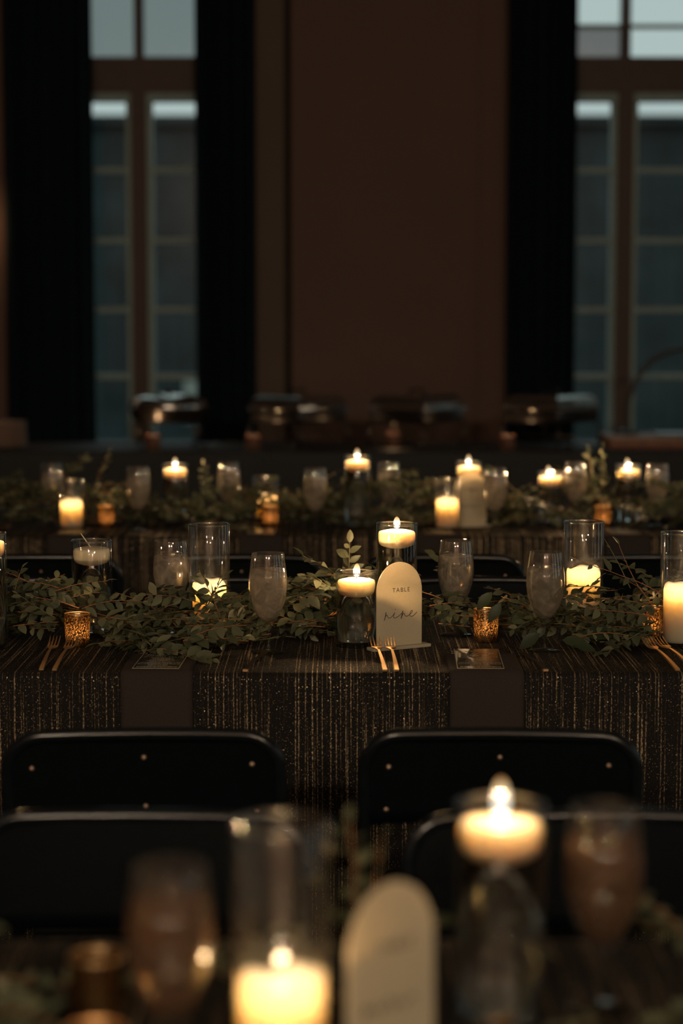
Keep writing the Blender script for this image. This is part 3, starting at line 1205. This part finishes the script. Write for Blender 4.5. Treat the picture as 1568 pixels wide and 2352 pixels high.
E = MT[0]
for px0, px1, cx, cl in ((277, 443, (303, 411, 1536), 'left'), (1032, 1203, (1050, 1157, 1536), 'right')):
    a = at_y(px0, 1570, E)
    b = at_y(px1, 1570, E)
    side = 'left' if cl == 'left' else 'right'
    nl = {'left': 'taupe napkin over the table edge under the leaf covered menu card', 'right': 'taupe napkin over the table edge under the fully visible menu card'}[cl]
    napkin((a.x + b.x) / 2, E, b.x - a.x, .20, .36, nl)
    q0 = at_z(cx[0], cx[2], ZT + .006)
    q1 = at_z(cx[1], cx[2] - 2, ZT + .006)
    menu(((q0.x + q1.x) / 2, q0.y + .002, ZT + .0060), R_(-2 if cl == 'left' else -1.5), {'left': 'black menu card half under leaves on the left napkin', 'right': 'black menu card before the votive on the right napkin'}[cl])
E2 = BT[0]
for px, l in ((160, 'left'), (598, 'centre left'), (1010, 'centre right'), (1442, 'right')):
    a = at_y(px, 1245, E2)
    napkin(a.x, E2, .145, .16, .30, 'blurred dark napkin hanging at the %s of the far dining table' % l)
    menu((a.x, E2 + .03, ZT + .0060), R_(1), 'blurred black card on the %s napkin of the far dining table' % l, False, .09, .16)


def cutlery(kind, px, D, rz, label, L=.20, pitch=R_(7)):
    x = at_y(px, 1545, D).x
    t = thing(kind, label, kind.split('_')[-1], (x, D, ZT + .002), rz, 'gold cutlery')
    Mx = Matrix.Rotation(pitch, 4, 'X')
    b = MB()
    # handle: square ended bar along +y
    n = 10
    vs = []
    fs = []
    for i in range(n + 1):
        u = i / n
        wd = (.0046 - .0024 * u) if kind == 'dinner_fork' else (.0048 - .0012 * u)
        z = .004 * math.sin(u * PI * .8)
        yy = u * L * .62
        vs += [(-wd, yy, z), (wd, yy, z), (wd, yy, z + .0036 - .0012 * u), (-wd, yy, z + .0036 - .0012 * u)]
    for i in range(n):
        for k in range(4):
            k2 = (k + 1) % 4
            fs.append((i * 4 + k, i * 4 + k2, i * 4 + 4 + k2, i * 4 + 4 + k))
    fs += [(3, 2, 1, 0), (n * 4, n * 4 + 1, n * 4 + 2, n * 4 + 3)]
    b.add(vs, fs, False, Mx)
    b.build('handle', M['gold'] if kind == 'dinner_fork' else M['gold_reflecting_dark'], t)
    if kind != 'dinner_fork':
        MB().box(-.0051, .0051, -.0012, .007, -.0002, .0040, Mx).build('handle_end', M['gold'], t)  # end left plain gold, without the painted dark reflection
    z0 = .004 * math.sin(PI * .8)
    if kind == 'dinner_fork':
        b = MB()
        pts = []
        ol = []
        st = [(.62, .0022), (.66, .0030), (.70, .0075), (.74, .0108), (.785, .0112)]
        vs = []
        fs = []
        for (u, wd) in st:
            z = z0 - .004 * math.sin((u - .62) / .38 * PI)
            vs += [(-wd, u * L, z), (wd, u * L, z), (wd, u * L, z + .0018), (-wd, u * L, z + .0018)]
        for i in range(len(st) - 1):
            for k in range(4):
                k2 = (k + 1) % 4
                fs.append((i * 4 + k, i * 4 + k2, i * 4 + 4 + k2, i * 4 + 4 + k))
        fs.append((16, 17, 18, 19))
        b.add(vs, fs, True, Mx)
        hd = b.build('head', M['gold'], t)
        for k in range(4):
            xx = -.0095 + k * .00633
            bt = MB()
            pts = [(xx * (1 + .02 * j), (.783 + .217 * j / 5) * L, z0 - .004 * math.sin((.783 + .217 * j / 5 - .62) / .38 * PI) + .0009 + .004 * (j / 5) ** 2) for j in range(6)]
            bt.tube(pts, [.0016, .0016, .0015, .0014, .0011, .0006], 6, Mx)
            bt.build('tine', M['gold'], hd)
    else:
        b = MB()
        ol = [(-.0036, .62 * L), (.0036, .62 * L), (.0075, .68 * L), (.0095, .8 * L), (.0085, .92 * L), (.003, .995 * L), (-.004, L), (-.0045, .8 * L)]
        vs = [(x_, y_, z0) for x_, y_ in ol] + [(x_, y_, z0 + .0016) for x_, y_ in ol]
        k = len(ol)
        fs = [tuple(range(k - 1, -1, -1)), tuple(range(k, 2 * k))] + [(i, (i + 1) % k, (i + 1) % k + k, i + k) for i in range(k)]
        b.add(vs, fs, False, Mx)
        b.build('blade', M['gold_reflecting_dark'], t)
    return t


for px, dx, rz, l in ((95, 3.935, 0, 'outer left gold fork by the left votive'), (125, 3.93, -3, 'gold fork leaning against the left votive'),
                      (884, 3.925, 5, 'left gold fork in front of the table sign'), (911, 3.925, 3, 'right gold fork in front of the table sign'),
                      (1556, 3.93, 10, 'left gold fork at the right edge before the pillar vase'), (1592, 3.94, 12, 'gold fork cut off by the right edge')):
    cutlery('dinner_fork', px, dx, R_(rz), l, .205, R_(8.5))
cutlery('dinner_knife', 563, 3.922, R_(-9), 'gold knife pointing under the left goblet', .20, R_(1.2))
cutlery('dinner_knife', 1253, 3.925, R_(10), 'gold knife pointing under the right goblet', .20, R_(1.2))
cutlery('dinner_knife', 1225, 3.925, R_(10), 'second gold knife between right napkin and right goblet', .20, R_(1.2)) if False else None

# ------------------------------------------------------------------ folding chairs
def arc(cx, cz, r, a0, a1, n=7):
    return [(cx + r * math.cos(a0 + (a1 - a0) * i / n), cz + r * math.sin(a0 + (a1 - a0) * i / n)) for i in range(n + 1)]


def make_chair(label):
    """back at y=0 facing -y, seat towards +y"""
    t = thing('folding_chair', label, 'chair', (0, 0, 0), 0, 'black steel folding chairs')
    HT, W2, r, tr = .783, .224, .062, .0115
    sl = .44          # forward slope of the frame
    ol = [(-W2 + .0, .0)] + [(-W2, .30), (-W2, .60)] + arc(-W2 + r, HT - r, r, PI, PI / 2) + [(-.1, HT + .002), (0, HT + .003), (.1, HT + .002)] + arc(W2 - r, HT - r, r, PI / 2, 0) + [(W2, .60), (W2, .30), (W2, 0)]

    def yb(z):
        return (HT - z) * .10 if z > .58 else (HT - .58) * .10 + (.58 - z) * .58
    path = []
    for x, z in ol:
        path.append((x, yb(z), z))
    MB().tube(path, tr, 12).build('frame', M['chair'], t)
    # back panel
    nx, nz = 18, 6
    z0, z1 = .628, HT - .004
    vs = []
    fs = []
    for s in (0, 1):
        for i in range(nx + 1):
            u = i / nx * 2 - 1
            for k in range(nz + 1):
                v = k / nz
                x = u * (W2 - .004)
                z = z0 + (z1 - z0) * v
                # round the top corners with the frame
                zc = HT - r
                if abs(x) > W2 - r:
                    zmax = zc + math.sqrt(max(0, r * r - (abs(x) - (W2 - r)) ** 2))
                    z = z0 + (zmax - .004 - z0) * v
                z += .006 * (1 - u * u) * (1 - v)
                y = yb(z) - .004 + .012 * (1 - u * u) + s * .003
                vs.append((x, y, z))
    st = (nx + 1) * (nz + 1)
    for s in (0, 1):
        for i in range(nx):
            for k in range(nz):
                a = s * st + i * (nz + 1) + k
                q = (a, a + nz + 1, a + nz + 2, a + 1)
                fs.append(q if s == 0 else q[::-1])
    for i in range(nx):
        a = i * (nz + 1)
        fs.append((a, a + st, a + st + nz + 1, a + nz + 1))
    pn = MB().add(vs, fs, True).build('back_panel', M['chair_panel'], t)
    for x, z in ((-.183, .728), (0, .744), (.178, .733), (-.187, .655), (.002, .660), (.186, .653)):
        u = x / (W2 - .004)
        y = yb(z) - .004 + .012 * (1 - u * u)
        mm = Matrix.Translation((x, y, z)) @ Matrix.Rotation(PI / 2, 4, 'X')
        MB().lathe([(.0042, -.001), (.0042, .0008), (.0025, .0024), (0, .0028)], 12, mm).build('rivet', M['rivet'], pn)
    # seat
    sm = MB()
    sm.rbox(-.195, .195, .05, .43, .415, .437, .008)
    sm.build('seat', M['chair_panel'], t)
    rl = MB()
    for s in (-1, 1):
        lg = MB().tube([(s * .2, .30, .43), (s * .2, .12, .24), (s * .2, -.06, .012)], tr * .9, 10).build('rear_leg', M['chair'], t)
        MB().lathe([(0, 0), (.014, 0), (.014, .022), (0, .022)], 10, Matrix.Translation((s * .2, -.062, 0))).build('foot_cap', M['chair'], lg)
    MB().tube([(-.2, .06, .165), (.2, .06, .165)], .008, 8).build('crossbar', M['chair'], t)
    MB().tube([(-.224, yb(.2), .2), (.224, yb(.2), .2)], .008, 8).build('crossbar', M['chair'], t)
    return t


def chair_at(px, top, D, rz, label):
    x = at_y(px, top, D).x
    if chair_at.first is None:
        chair_at.first = make_chair(label)
        chair_at.first.location = (x, D, 0)
        chair_at.first.rotation_euler = (0, 0, rz)
        return chair_at.first
    return dup(chair_at.first, (x, D, 0), rz, label)


chair_at.first = None
chair_at(328, 1662, 3.21, R_(1.5), 'black folding chair with riveted back before the middle table, left one')
chair_at(1149, 1664, 3.21, R_(-2), 'black folding chair with riveted back before the middle table, right one')
chair_at(324, 1862, 2.67, R_(179), 'blurred dark folding chair across the nearest table, left one')
chair_at(1312, 1864, 2.67, R_(181), 'blurred dark folding chair across the nearest table, right one')
for i, (px, l) in enumerate([(-8, 'leftmost black folding chair on the far side of the middle table'), (548, 'black folding chair behind the leaves between left goblet and short vase'),
                             (1104, 'black folding chair behind the goblet right of the sign'), (1660, 'rightmost black folding chair on the far side of the middle table')]):
    chair_at(px, 1337, 5.13, PI, l)
for i, (px, l) in enumerate([(92, 'dim chair tucked under the far dining table, leftmost'), (554, 'dim chair before the far dining table, behind the glowing tall vase'),
                             (1017, 'dim chair before the far dining table, behind the sign'), (1480, 'dim chair before the far dining table, rightmost')]):
    chair_at(px, 1279, 5.62, R_(.5), l)

# ------------------------------------------------------------------ buffet
UZ = ZT
uy = 10.95


def chafer_rect(px, rz, label):
    x = at_y(px, 990, uy).x
    t = thing('chafing_dish', label, 'chafing dish', (x, uy, UZ), rz, 'rectangular chafing dishes')
    a, b = .175, .215
    MB().rbox(-a, a, -b, b, .135, .205, .012).build('water_pan', M['dark_steel'], t)
    MB().rbox(-a - .012, a + .012, -b - .012, b + .012, .203, .213, .004).build('rim', M['steel'], t)
    # lid: sloped box
    vs = []
    lv = [(1., .213), (.99, .235), (.92, .268), (.80, .283)]
    for s, z in lv:
        vs += [(-a * s, -b * s, z), (a * s, -b * s, z), (a * s, b * s, z), (-a * s, b * s, z)]
    fs = []
    for i in range(3):
        for k in range(4):
            k2 = (k + 1) % 4
            fs.append((i * 4 + k, i * 4 + k2, i * 4 + 4 + k2, i * 4 + 4 + k))
    fs.append((12, 13, 14, 15))
    fs.append((3, 2, 1, 0))
    ld = MB().add(vs, fs, False).build('lid', M['steel'], t)
    MB().tube([(-.05, 0, .283), (-.045, 0, .312), (.045, 0, .312), (.05, 0, .283)], .007, 8).build('handle', M['dark_steel'], ld)
    for sx in (-1, 1):
        for sy in (-1, 1):
            MB().tube([(sx * (a - .01), sy * (b - .01), .145), (sx * (a + .006), sy * (b + .004), .07), (sx * (a - .004), sy * (b - .004), .006)], .007, 8).build('leg', M['dark_steel'], t)
    MB().box(-a, a, -.012, .012, .055, .06).build('shelf_bar', M['dark_steel'], t)
    return t


def chafer_round(px, label):
    x = at_y(px, 990, uy).x
    t = thing('chafing_dish', label, 'chafing dish', (x, uy, UZ), 0)
    MB().lathe([(0, .13), (.17, .135), (.205, .16), (.212, .205), (.225, .207), (.225, .213), (.2, .213), (0, .21)], 36).build('water_pan', M['dark_steel'], t)
    ld = MB().lathe([(.212, .213), (.214, .222), (.205, .25), (.19, .262), (.12, .283), (.05, .290), (0, .291)], 36).build('lid', M['steel'], t)
    MB().lathe([(0, .29), (.02, .292), (.012, .30), (.022, .312), (.015, .32), (0, .322)], 16).build('knob', M['dark_steel'], ld)
    for k in range(4):
        a = PI / 4 + k * PI / 2
        c, s = math.cos(a), math.sin(a)
        MB().tube([(.2 * c, .2 * s, .16), (.225 * c, .225 * s, .08), (.205 * c, .205 * s, .006)], .007, 8).build('leg', M['dark_steel'], t)
    return t


chafer_round(388, 'round domed chafing dish in front of the left window')
for px, rz, l in ((685, -36, 'rectangular chafing dish right beside the left window drape'), (957, -33, 'rectangular chafing dish before the bare brown wall'), (1265, -37, 'rectangular chafing dish before the right drape')):
    chafer_rect(px, R_(rz), l)
for px, l in ((350, 'brown fuel can under the round chafing dish'), (581, 'brown fuel can left of the chafing dish beside the drape'), (905, 'brown fuel can under the chafing dish before the wall'), (1166, 'brown fuel can left of the rightmost chafing dish')):
    x = at_y(px, 1020, uy - .22).x
    t = thing('fuel_can', l, 'can', (x, uy - .22 if px != 905 else uy, UZ), 0, 'chafing fuel cans')
    MB().lathe([(0, 0), (.040, 0), (.042, .003), (.042, .07), (.040, .073), (.034, .073), (.033, .068), (0, .068)], 20).build('body', M['can'], t)
    MB().lathe([(0, .0682), (.010, .0685), (.012, .076), (.007, .083), (0, .088)], 12).build('flame', M['added_can_flame'], t)  # added flame, the can itself looks unlit
    point_light(t, (0, 0, .09), .45, .01)  # added light that warms the lower wall behind the buffet
for i in range(10):
    x = at_y(4, 1000, 10.85).x
    pr = [(0, 0), (.07, 0), (.075, .004), (.115, .009), (.137, .014), (.138, .016), (.113, .0125), (.072, .007), (0, .006)]
    o = MB().lathe(pr, 36).build('dinner_plate', M['plate'], None, (x + .003 * math.sin(i * 2.1), 10.85, UZ + .0142 * i))
    tag(o, 'topmost cream plate of the stack at the left end of the buffet' if i == 9 else 'cream dinner plate in the stack at the left end of the buffet', 'plate', 'plates stacked on the buffet')
for px, py, rz, l in ((470, 1018, 20, 'steel serving spoon lying right of the round chafing dish'), (660, 1018, 60, 'steel serving spoon before the chafing dish beside the drape'), (955, 1018, 10, 'steel serving spoon before the middle chafing dish'), (1305, 1020, 0, 'steel serving spoon before the rightmost chafing dish')):
    p = at_z(px, 1030, UZ)
    t = thing('serving_spoon', l, 'spoon', (p.x, min(p.y, 10.75), UZ + .002), R_(rz), 'serving spoons on the buffet')
    MB().lathe([(0, .0), (.02, .003), (.033, .014), (.034, .016), (.02, .006), (0, .003)], 20).build('bowl', M['steel'], t)
    MB().tube([(.03, 0, .014), (.07, 0, .028), (.16, 0, .03), (.22, 0, .022)], .0045, 8, flat=.5).build('handle', M['steel'], t)
# carving board with its arched lamp
p0 = at_y(1400, 1030, 10.72)
p1 = at_y(1440, 1000, 10.95)
bt = thing('carving_board', 'pale carving board with red brown edge under the arched lamp', 'board', (p0.x + .42, 10.95, UZ))
MB().rbox(-.42, .42, -.22, .2, 0, .05, .006).build('block', M['wood_red'], bt)
MB().rbox(-.425, .425, -.225, .205, .05, .065, .005).build('top_board', M['wood'], bt)
MB().rbox(-.15, .38, -.15, .15, .065, .075, .004).build('carving_tray', M['dark_steel'], bt)
lp = thing('gooseneck_lamp', 'dark arched heat lamp standing on the carving board at right', 'lamp', (p1.x, 11.0, UZ + .065))
pts = [(at_y(a, b, 11.0) - Vector((p1.x, 11.0, UZ + .065))) for a, b in ((1441, 985), (1440, 940), (1450, 895), (1472, 855), (1505, 822), (1545, 805), (1590, 803), (1630, 818), (1655, 845))]
pts[0].z = .018
MB().lathe([(0, 0), (.07, 0), (.07, .012), (.03, .02), (.014, .03), (0, .03)], 24).build('base', M['dark_steel'], lp)
pts = catmull([Vector((q.x, 0, q.z)) for q in pts], 4)
MB().tube(pts, .013, 10).build('neck', M['dark_steel'], lp)
e = pts[-1]
MB().lathe([(.02, .02), (.03, .0), (.09, -.13), (.088, -.13), (.026, 0), (.016, .018)], 24, Matrix.Translation(e)).build('shade', M['dark_steel'], lp)

# ------------------------------------------------------------------ leaf garlands
CLEAR = {'front': [], 'mid': [], 'back': []}
for ox, oy, rr_, hh in OBST['mid']:
    if oy < 4.30:
        CLEAR['mid'].append((ox, oy, rr_ * (.8 if rr_ > .05 else .95)))
for px_ in (105, 150, 875, 905, 1525, 1562):
    CLEAR['mid'].append((at_y(px_, 1500, 4.1).x, 4.165, .020))
for ox, oy, rr_, hh in OBST['back']:
    if oy < 6.72:
        CLEAR['back'].append((ox, oy, rr_ * .9))


def leaf_mesh(name, wid, cup):
    st = [(.0, .0), (.18, .62), (.42, 1.), (.68, .82), (.88, .40), (1., 0.)]
    vs = [(0, 0, 0)]
    for t_, w_ in st[1:-1]:
        z = -.22 * t_ * t_
        vs += [(t_, -wid * w_ / 2, z + cup * w_), (t_, 0, z), (t_, wid * w_ / 2, z + cup * w_)]
    vs.append((1, 0, -.22))
    fs = [(0, 1, 2), (0, 2, 3)]
    for i in range(3):
        a = 1 + i * 3
        fs += [(a, a + 3, a + 4, a + 1), (a + 1, a + 4, a + 5, a + 2)]
    fs += [(10, 13, 11), (11, 13, 12)]
    return MB().add(vs, fs, True)


LEAF = leaf_mesh('leaf', .52, .07)
BIG = leaf_mesh('leaf', .50, .05)
leaf_me = LEAF.mesh('leaf')
leaf_me.materials.append(M['leaf'])
big_me = BIG.mesh('leaf')
big_me.materials.append(M['big_leaf'])


def frame(p, d, n, s):
    d = d.normalized()
    y = n.cross(d)
    if y.length < 1e-4:
        y = Vector((0, 1, 0))
    y.normalize()
    z = d.cross(y)
    m = Matrix(((d.x * s, y.x * s, z.x * s, p.x), (d.y * s, y.y * s, z.y * s, p.y), (d.z * s, y.z * s, z.z * s, p.z), (0, 0, 0, 1)))
    return m


def garland(row, label, x0, x1, yc, yw, hfun, nsp, ll, seed, extra=(), big=(), nobj=300, dens=1.0):
    rnd = random.Random(seed)
    obs = OBST[row]
    g = thing('leaf_garland', label, 'garland', ((x0 + x1) / 2, yc, ZT), 0, 'green leaf garlands')
    org = Vector(((x0 + x1) / 2, yc, ZT))

    def hit(p, pad=0.):
        for (ox, oy, r) in CLEAR[row]:
            if abs(p.x - ox) < r and p.y < oy:
                return True
        for (ox, oy, r, h) in obs:
            if (p.x - ox) ** 2 + (p.y - oy) ** 2 < (r + pad) ** 2 and p.z < ZT + h:
                return True
        return False
    leaves = []
    sprigs = []
    for i in range(nsp):
        x = x0 + (x1 - x0) * (i + rnd.random()) / nsp
        u = rnd.uniform(-1, 1)
        H = hfun(x)
        y = yc + yw * u
        z = ZT + .008 + H * math.sqrt(max(0, 1 - u * u * .9)) * (rnd.random() ** .7)
        s = 1 if rnd.random() < .5 else -1
        yaw = rnd.gauss(0, .5)
        pit = rnd.uniform(-.15, .55)
        d = Vector((s * math.cos(yaw), math.sin(yaw), pit))
        ln = rnd.uniform(.10, .24)
        sprigs.append((Vector((x, y, z)), d, ln, rnd.uniform(.4, 1.3), rnd.uniform(.75, 1.2), None))
    for e in extra:
        sprigs.append(e)
    for (p, d, ln, droop, sc, step) in sprigs:
        d = d.normalized()
        n = max(5, int(ln / .02))
        ds = ln / n
        path = []
        ok = True
        q = p.copy()
        dd = d.copy()
        for k in range(n + 1):
            if hit(q, .002):
                ok = False
                break
            path.append(q.copy())
            dd = (dd + Vector((rnd.gauss(0, .07), rnd.gauss(0, .07), rnd.gauss(0, .06) - droop * ds * 1.6))).normalized()
            q = q + dd * ds
            if q.z < ZT + .006:
                q.z = ZT + .006
        if len(path) < 4:
            continue
        m = len(path)
        red = rnd.random() < .6
        tw = MB().tube([v - org for v in path], [.0013 - .0007 * k / m for k in range(m)], 5)
        tw.build('twig', M['twig'] if red else M['green_twig'], g)
        stp = (.0115 if step is None else step) / dens
        tot = (m - 1) * ds
        nl = int(tot / stp)
        side = Vector((0, 0, 1)).cross(d)
        if side.length < .1:
            side = Vector((1, 0, 0))
        side.normalize()
        roll = rnd.uniform(-.9, .9)
        for j in range(nl + 1):
            a = tot * (j + .8) / (nl + 1)
            k = min(m - 2, int(a / ds))
            f = a / ds - k
            bp = path[k].lerp(path[k + 1], f)
            dr = (path[k + 1] - path[k]).normalized()
            sd = (side - dr * side.dot(dr)).normalized()
            nrm = dr.cross(sd)
            if nrm.z < 0:
                nrm = -nrm
            sgn = 1 if j % 2 else -1
            an = rnd.uniform(.75, 1.15)
            if j == nl:
                an = .15
            sv = (sd * math.cos(roll) + nrm * math.sin(roll)) * sgn
            ld = dr * math.cos(an) + sv * math.sin(an) + Vector((rnd.gauss(0, .16), rnd.gauss(0, .16), rnd.gauss(0, .16)))
            ld.normalize()
            ns = (nrm * math.cos(roll) - sd * math.sin(roll)) + Vector((rnd.gauss(0, .35), rnd.gauss(0, .35) - .15, rnd.gauss(0, .3)))
            if abs(ns.normalized().dot(ld)) > .95:
                ns = Vector((.3, -.5, .8))
            s = ll * sc * rnd.uniform(.72, 1.18) * (1. if j < nl - 1 else .75)
            tip = bp + ld * s
            if tip.z < ZT + .003:
                ld = (Vector((ld.x, ld.y, .05))).normalized()
                tip = bp + ld * s
            if hit(tip, .003) or hit(bp, .002) or hit((bp + tip) / 2, .003):
                continue
            leaves.append((frame(bp, ld, ns, s), s, False))
    for (p, ld, ns, s) in big:
        leaves.append((frame(p, ld, ns, s), s, True))
    lifted = []
    for (mm, s, bg) in leaves:
        zmin = min((mm @ Vector(v)).z for v in LEAF.v)
        if zmin < ZT + .0015:
            mm = Matrix.Translation((0, 0, ZT + .0015 - zmin)) @ mm
        lifted.append((mm, s, bg))
    leaves = lifted
    # the leaves that show largest become parts of their own
    cells = {}
    for i, (mm, s, bg) in enumerate(leaves):
        c = mm @ Vector((.5, 0, -.05))
        px, py, dz = proj(c)
        if not (-20 < px < 1590 and 0 < py < 2400):
            continue
        nrm = (mm.to_3x3() @ Vector((0, 0, 1))).normalized()
        view = (c - CAM).normalized()
        ar = abs(nrm.dot(view)) * (s / dz) ** 2 * (4 if bg else 1)
        key = (int(px / 9), int(py / 9))
        if key not in cells or dz < cells[key][1]:
            cells[key] = (i, dz, ar)
    pick = sorted(cells.values(), key=lambda t: -t[2])[:nobj]
    ids = set(t[0] for t in pick)
    rest = MB()
    for i, (mm, s, bg) in enumerate(leaves):
        ml = Matrix.Translation(-org) @ mm
        if i in ids:
            o = bpy.data.objects.new('leaf', big_me if bg else leaf_me)
            C.objects.link(o)
            o.parent = g
            o.matrix_local = ml
        else:
            rest.add(LEAF.v, LEAF.f, True, ml)
    if rest.v:
        o = rest.build('leaf_mass', M['leaf'], g)
        o['kind'] = 'stuff'
    return len(leaves)


def X(px, D, py=1400):
    return at_y(px, py, D).x


V = Vector


def hmid(x):
    return .100 + .035 * math.sin(x * 7.3 + 1) + .02 * math.sin(x * 17.1)


EXTRA = [
    # sprig lit by the short vase candle
    (V((X(790, 4.40), 4.40, ZT + .125)), V((-.75, -.05, .55)), .11, 2.6, 1.25, .0115),
    (V((X(800, 4.42), 4.42, ZT + .12)), V((.1, 0, 1)), .085, .5, 1.1, .012),
    # upright tips at left
    (V((X(505, 4.24), 4.22, ZT + .07)), V((-.25, 0, 1)), .11, .4, 1.15, .011),
    (V((X(470, 4.22), 4.20, ZT + .08)), V((.35, -.1, .9)), .09, .6, 1.1, .011),
    (V((X(182, 4.28), 4.26, ZT + .05)), V((-.25, 0, .9)), .11, .3, .9, .016),
    (V((X(30, 4.27), 4.27, ZT + .10)), V((.2, 0, .7)), .07, .5, .9, .013),
    (V((X(335, 4.28), 4.26, ZT + .10)), V((.9, -.1, .5)), .12, 3., 1.2, .012),
    # sprigs in front of the right pillar vase
    (V((X(1290, 4.28), 4.27, ZT + .10)), V((1, -.05, .35)), .12, 1.5, .9, .012),
    (V((X(1400, 4.28), 4.28, ZT + .12)), V((-1, -.05, .15)), .12, 1.0, .9, .013),
    (V((X(1330, 4.26), 4.27, ZT + .085)), V((.5, 0, .9)), .08, .6, .8, .013),
    # long bare twigs
    (V((X(30, 4.2), 4.20, ZT + .05)), V((1, -.02, .22)), .20, 1.2, 1.0, .02),
    (V((X(170, 4.2), 4.17, ZT + .09)), V((1, -.05, -.12)), .30, .2, 1.0, .014),
    (V((X(420, 4.15), 4.15, ZT + .025)), V((1, -.1, .45)), .16, 3., 1.1, .013),
    (V((X(330, 4.1), 4.11, ZT + .012)), V((1, -.05, .35)), .18, 3.4, 1.1, .011),
    (V((X(420, 4.1), 4.10, ZT + .035)), V((1, -.12, .1)), .16, 1.2, 1.2, .012),
    # right side long stems
    (V((X(1500, 4.2), 4.19, ZT + .10)), V((-1, -.05, .06)), .26, .1, 1.0, .016),
    (V((X(1510, 4.18), 4.17, ZT + .075)), V((-1, -.02, .10)), .28, .2, 1.0, .015),
    (V((X(1500, 4.22), 4.19, ZT + .085)), V((-.55, 0, .75)), .17, -.3, .95, .05),
    (V((X(1510, 4.25), 4.20, ZT + .12)), V((-.8, 0, .42)), .26, -.2, .9, .05),
    (V((X(1440, 4.25), 4.21, ZT + .13)), V((-.45, 0, .95)), .12, .1, .6, .3),
    (V((X(1100, 4.2), 4.22, ZT + .075)), V((-1, -.1, .2)), .13, 3., 1.1, .011),
    (V((X(1480, 4.14), 4.14, ZT + .05)), V((-.6, -.2, -.3)), .12, .4, 1.0, .013),
    (V((X(985, 4.28), 4.26, ZT + .085)), V((1, .05, .3)), .13, 2., 1.1, .011),
    (V((X(1075, 4.24), 4.22, ZT + .10)), V((1, -.05, .2)), .13, 2., 1.1, .012),
]
BIGL = []
rb = random.Random(8)
for px, py, D, dx, s in ((1290, 1470, 4.16, 1., .062), (1335, 1455, 4.17, 1., .075), (1240, 1462, 4.19, -.8, .055), (1150, 1385, 4.25, -.35, .05), (1320, 1482, 4.12, .8, .045), (1130, 1360, 4.26, -.5, .05)):
    p = at_y(px, py, D)
    p.z = max(p.z, ZT + .012)
    BIGL.append((p, V((dx, -.15, rb.uniform(-.15, .1) if dx > 0 else -.5)), V((.1, -.75, .6)), s))
n1 = garland('mid', 'leafy green garland along the middle table, in focus', -1.0, 1.0, 4.31, .150, hmid, 500, .033, 11, EXTRA, BIGL)


def hback(x):
    return .105 + .03 * math.sin(x * 6.1 + 2) + .02 * math.sin(x * 13.7)


EXB = [(V((X(1400, 6.8), 6.86, ZT + .1)), V((-.2, 0, 1)), .16, .2, 1.2, .012), (V((X(1350, 6.8), 6.84, ZT + .08)), V((.2, 0, 1)), .16, .2, 1.2, .012),
       (V((X(215, 6.8), 6.86, ZT + .1)), V((.2, 0, 1)), .15, .2, 1.2, .012), (V((X(470, 6.8), 6.86, ZT + .08)), V((.1, 0, 1)), .12, .2, .8, .012),
       (V((X(1180, 6.8), 6.80, ZT + .11)), V((.8, 0, .35)), .15, .2, .9, .06)]
n2 = garland('back', 'blurred green garland along the far dining table', -1.6, 1.6, 6.75, .17, hback, 420, .036, 23, EXB)


def hfront(x):
    return .06 + .02 * math.sin(x * 9)


EXF = [(V((X(820, 2.0, 2050), 2.03, ZT + .07)), V((-.1, 0, 1)),   .115, .2, .8, .012), (V((X(850, 2.0, 2050), 2.05, ZT + .07)), V((.2, 0, 1)), .09, .2, .8, .012),
       (V((X(790, 2.0, 2050), 2.04, ZT + .06)), V((-.4, 0, .9)), .08, .2, .8, .012)]
n3 = garland('front', 'dark blurred leaves along the nearest table', -.62, .62, 1.98, .08, hfront, 16, .030, 37, EXF)
print('LEAVES', n1, n2, n3)

# a dry curled leaf on the cloth
p = at_z(285, 1480, ZT)
dl = MB()
for i in range(1):
    vs = []
    fs = []
    for a in range(9):
        for b in range(5):
            u = a / 8
            v = b / 4 - .5
            wv = math.sin(PI * u) ** .7
            vs.append(((u - .5) * .024, v * .014 * wv, .004 + .008 * (1 - (2 * v) ** 2) * wv + .001 * math.sin(u * 9)))
    for a in range(8):
        for b in range(4):
            k = a * 5 + b
            fs.append((k, k + 5, k + 6, k + 1))
    dl.add(vs, fs, True)
o = dl.build('dry_leaf', M['dry_leaf'], None, (p.x, p.y, ZT - .003))
o.rotation_euler = (R_(35), 0, .2)
tag(o, 'small curled brown leaf on the cloth by the left napkin', 'leaf')
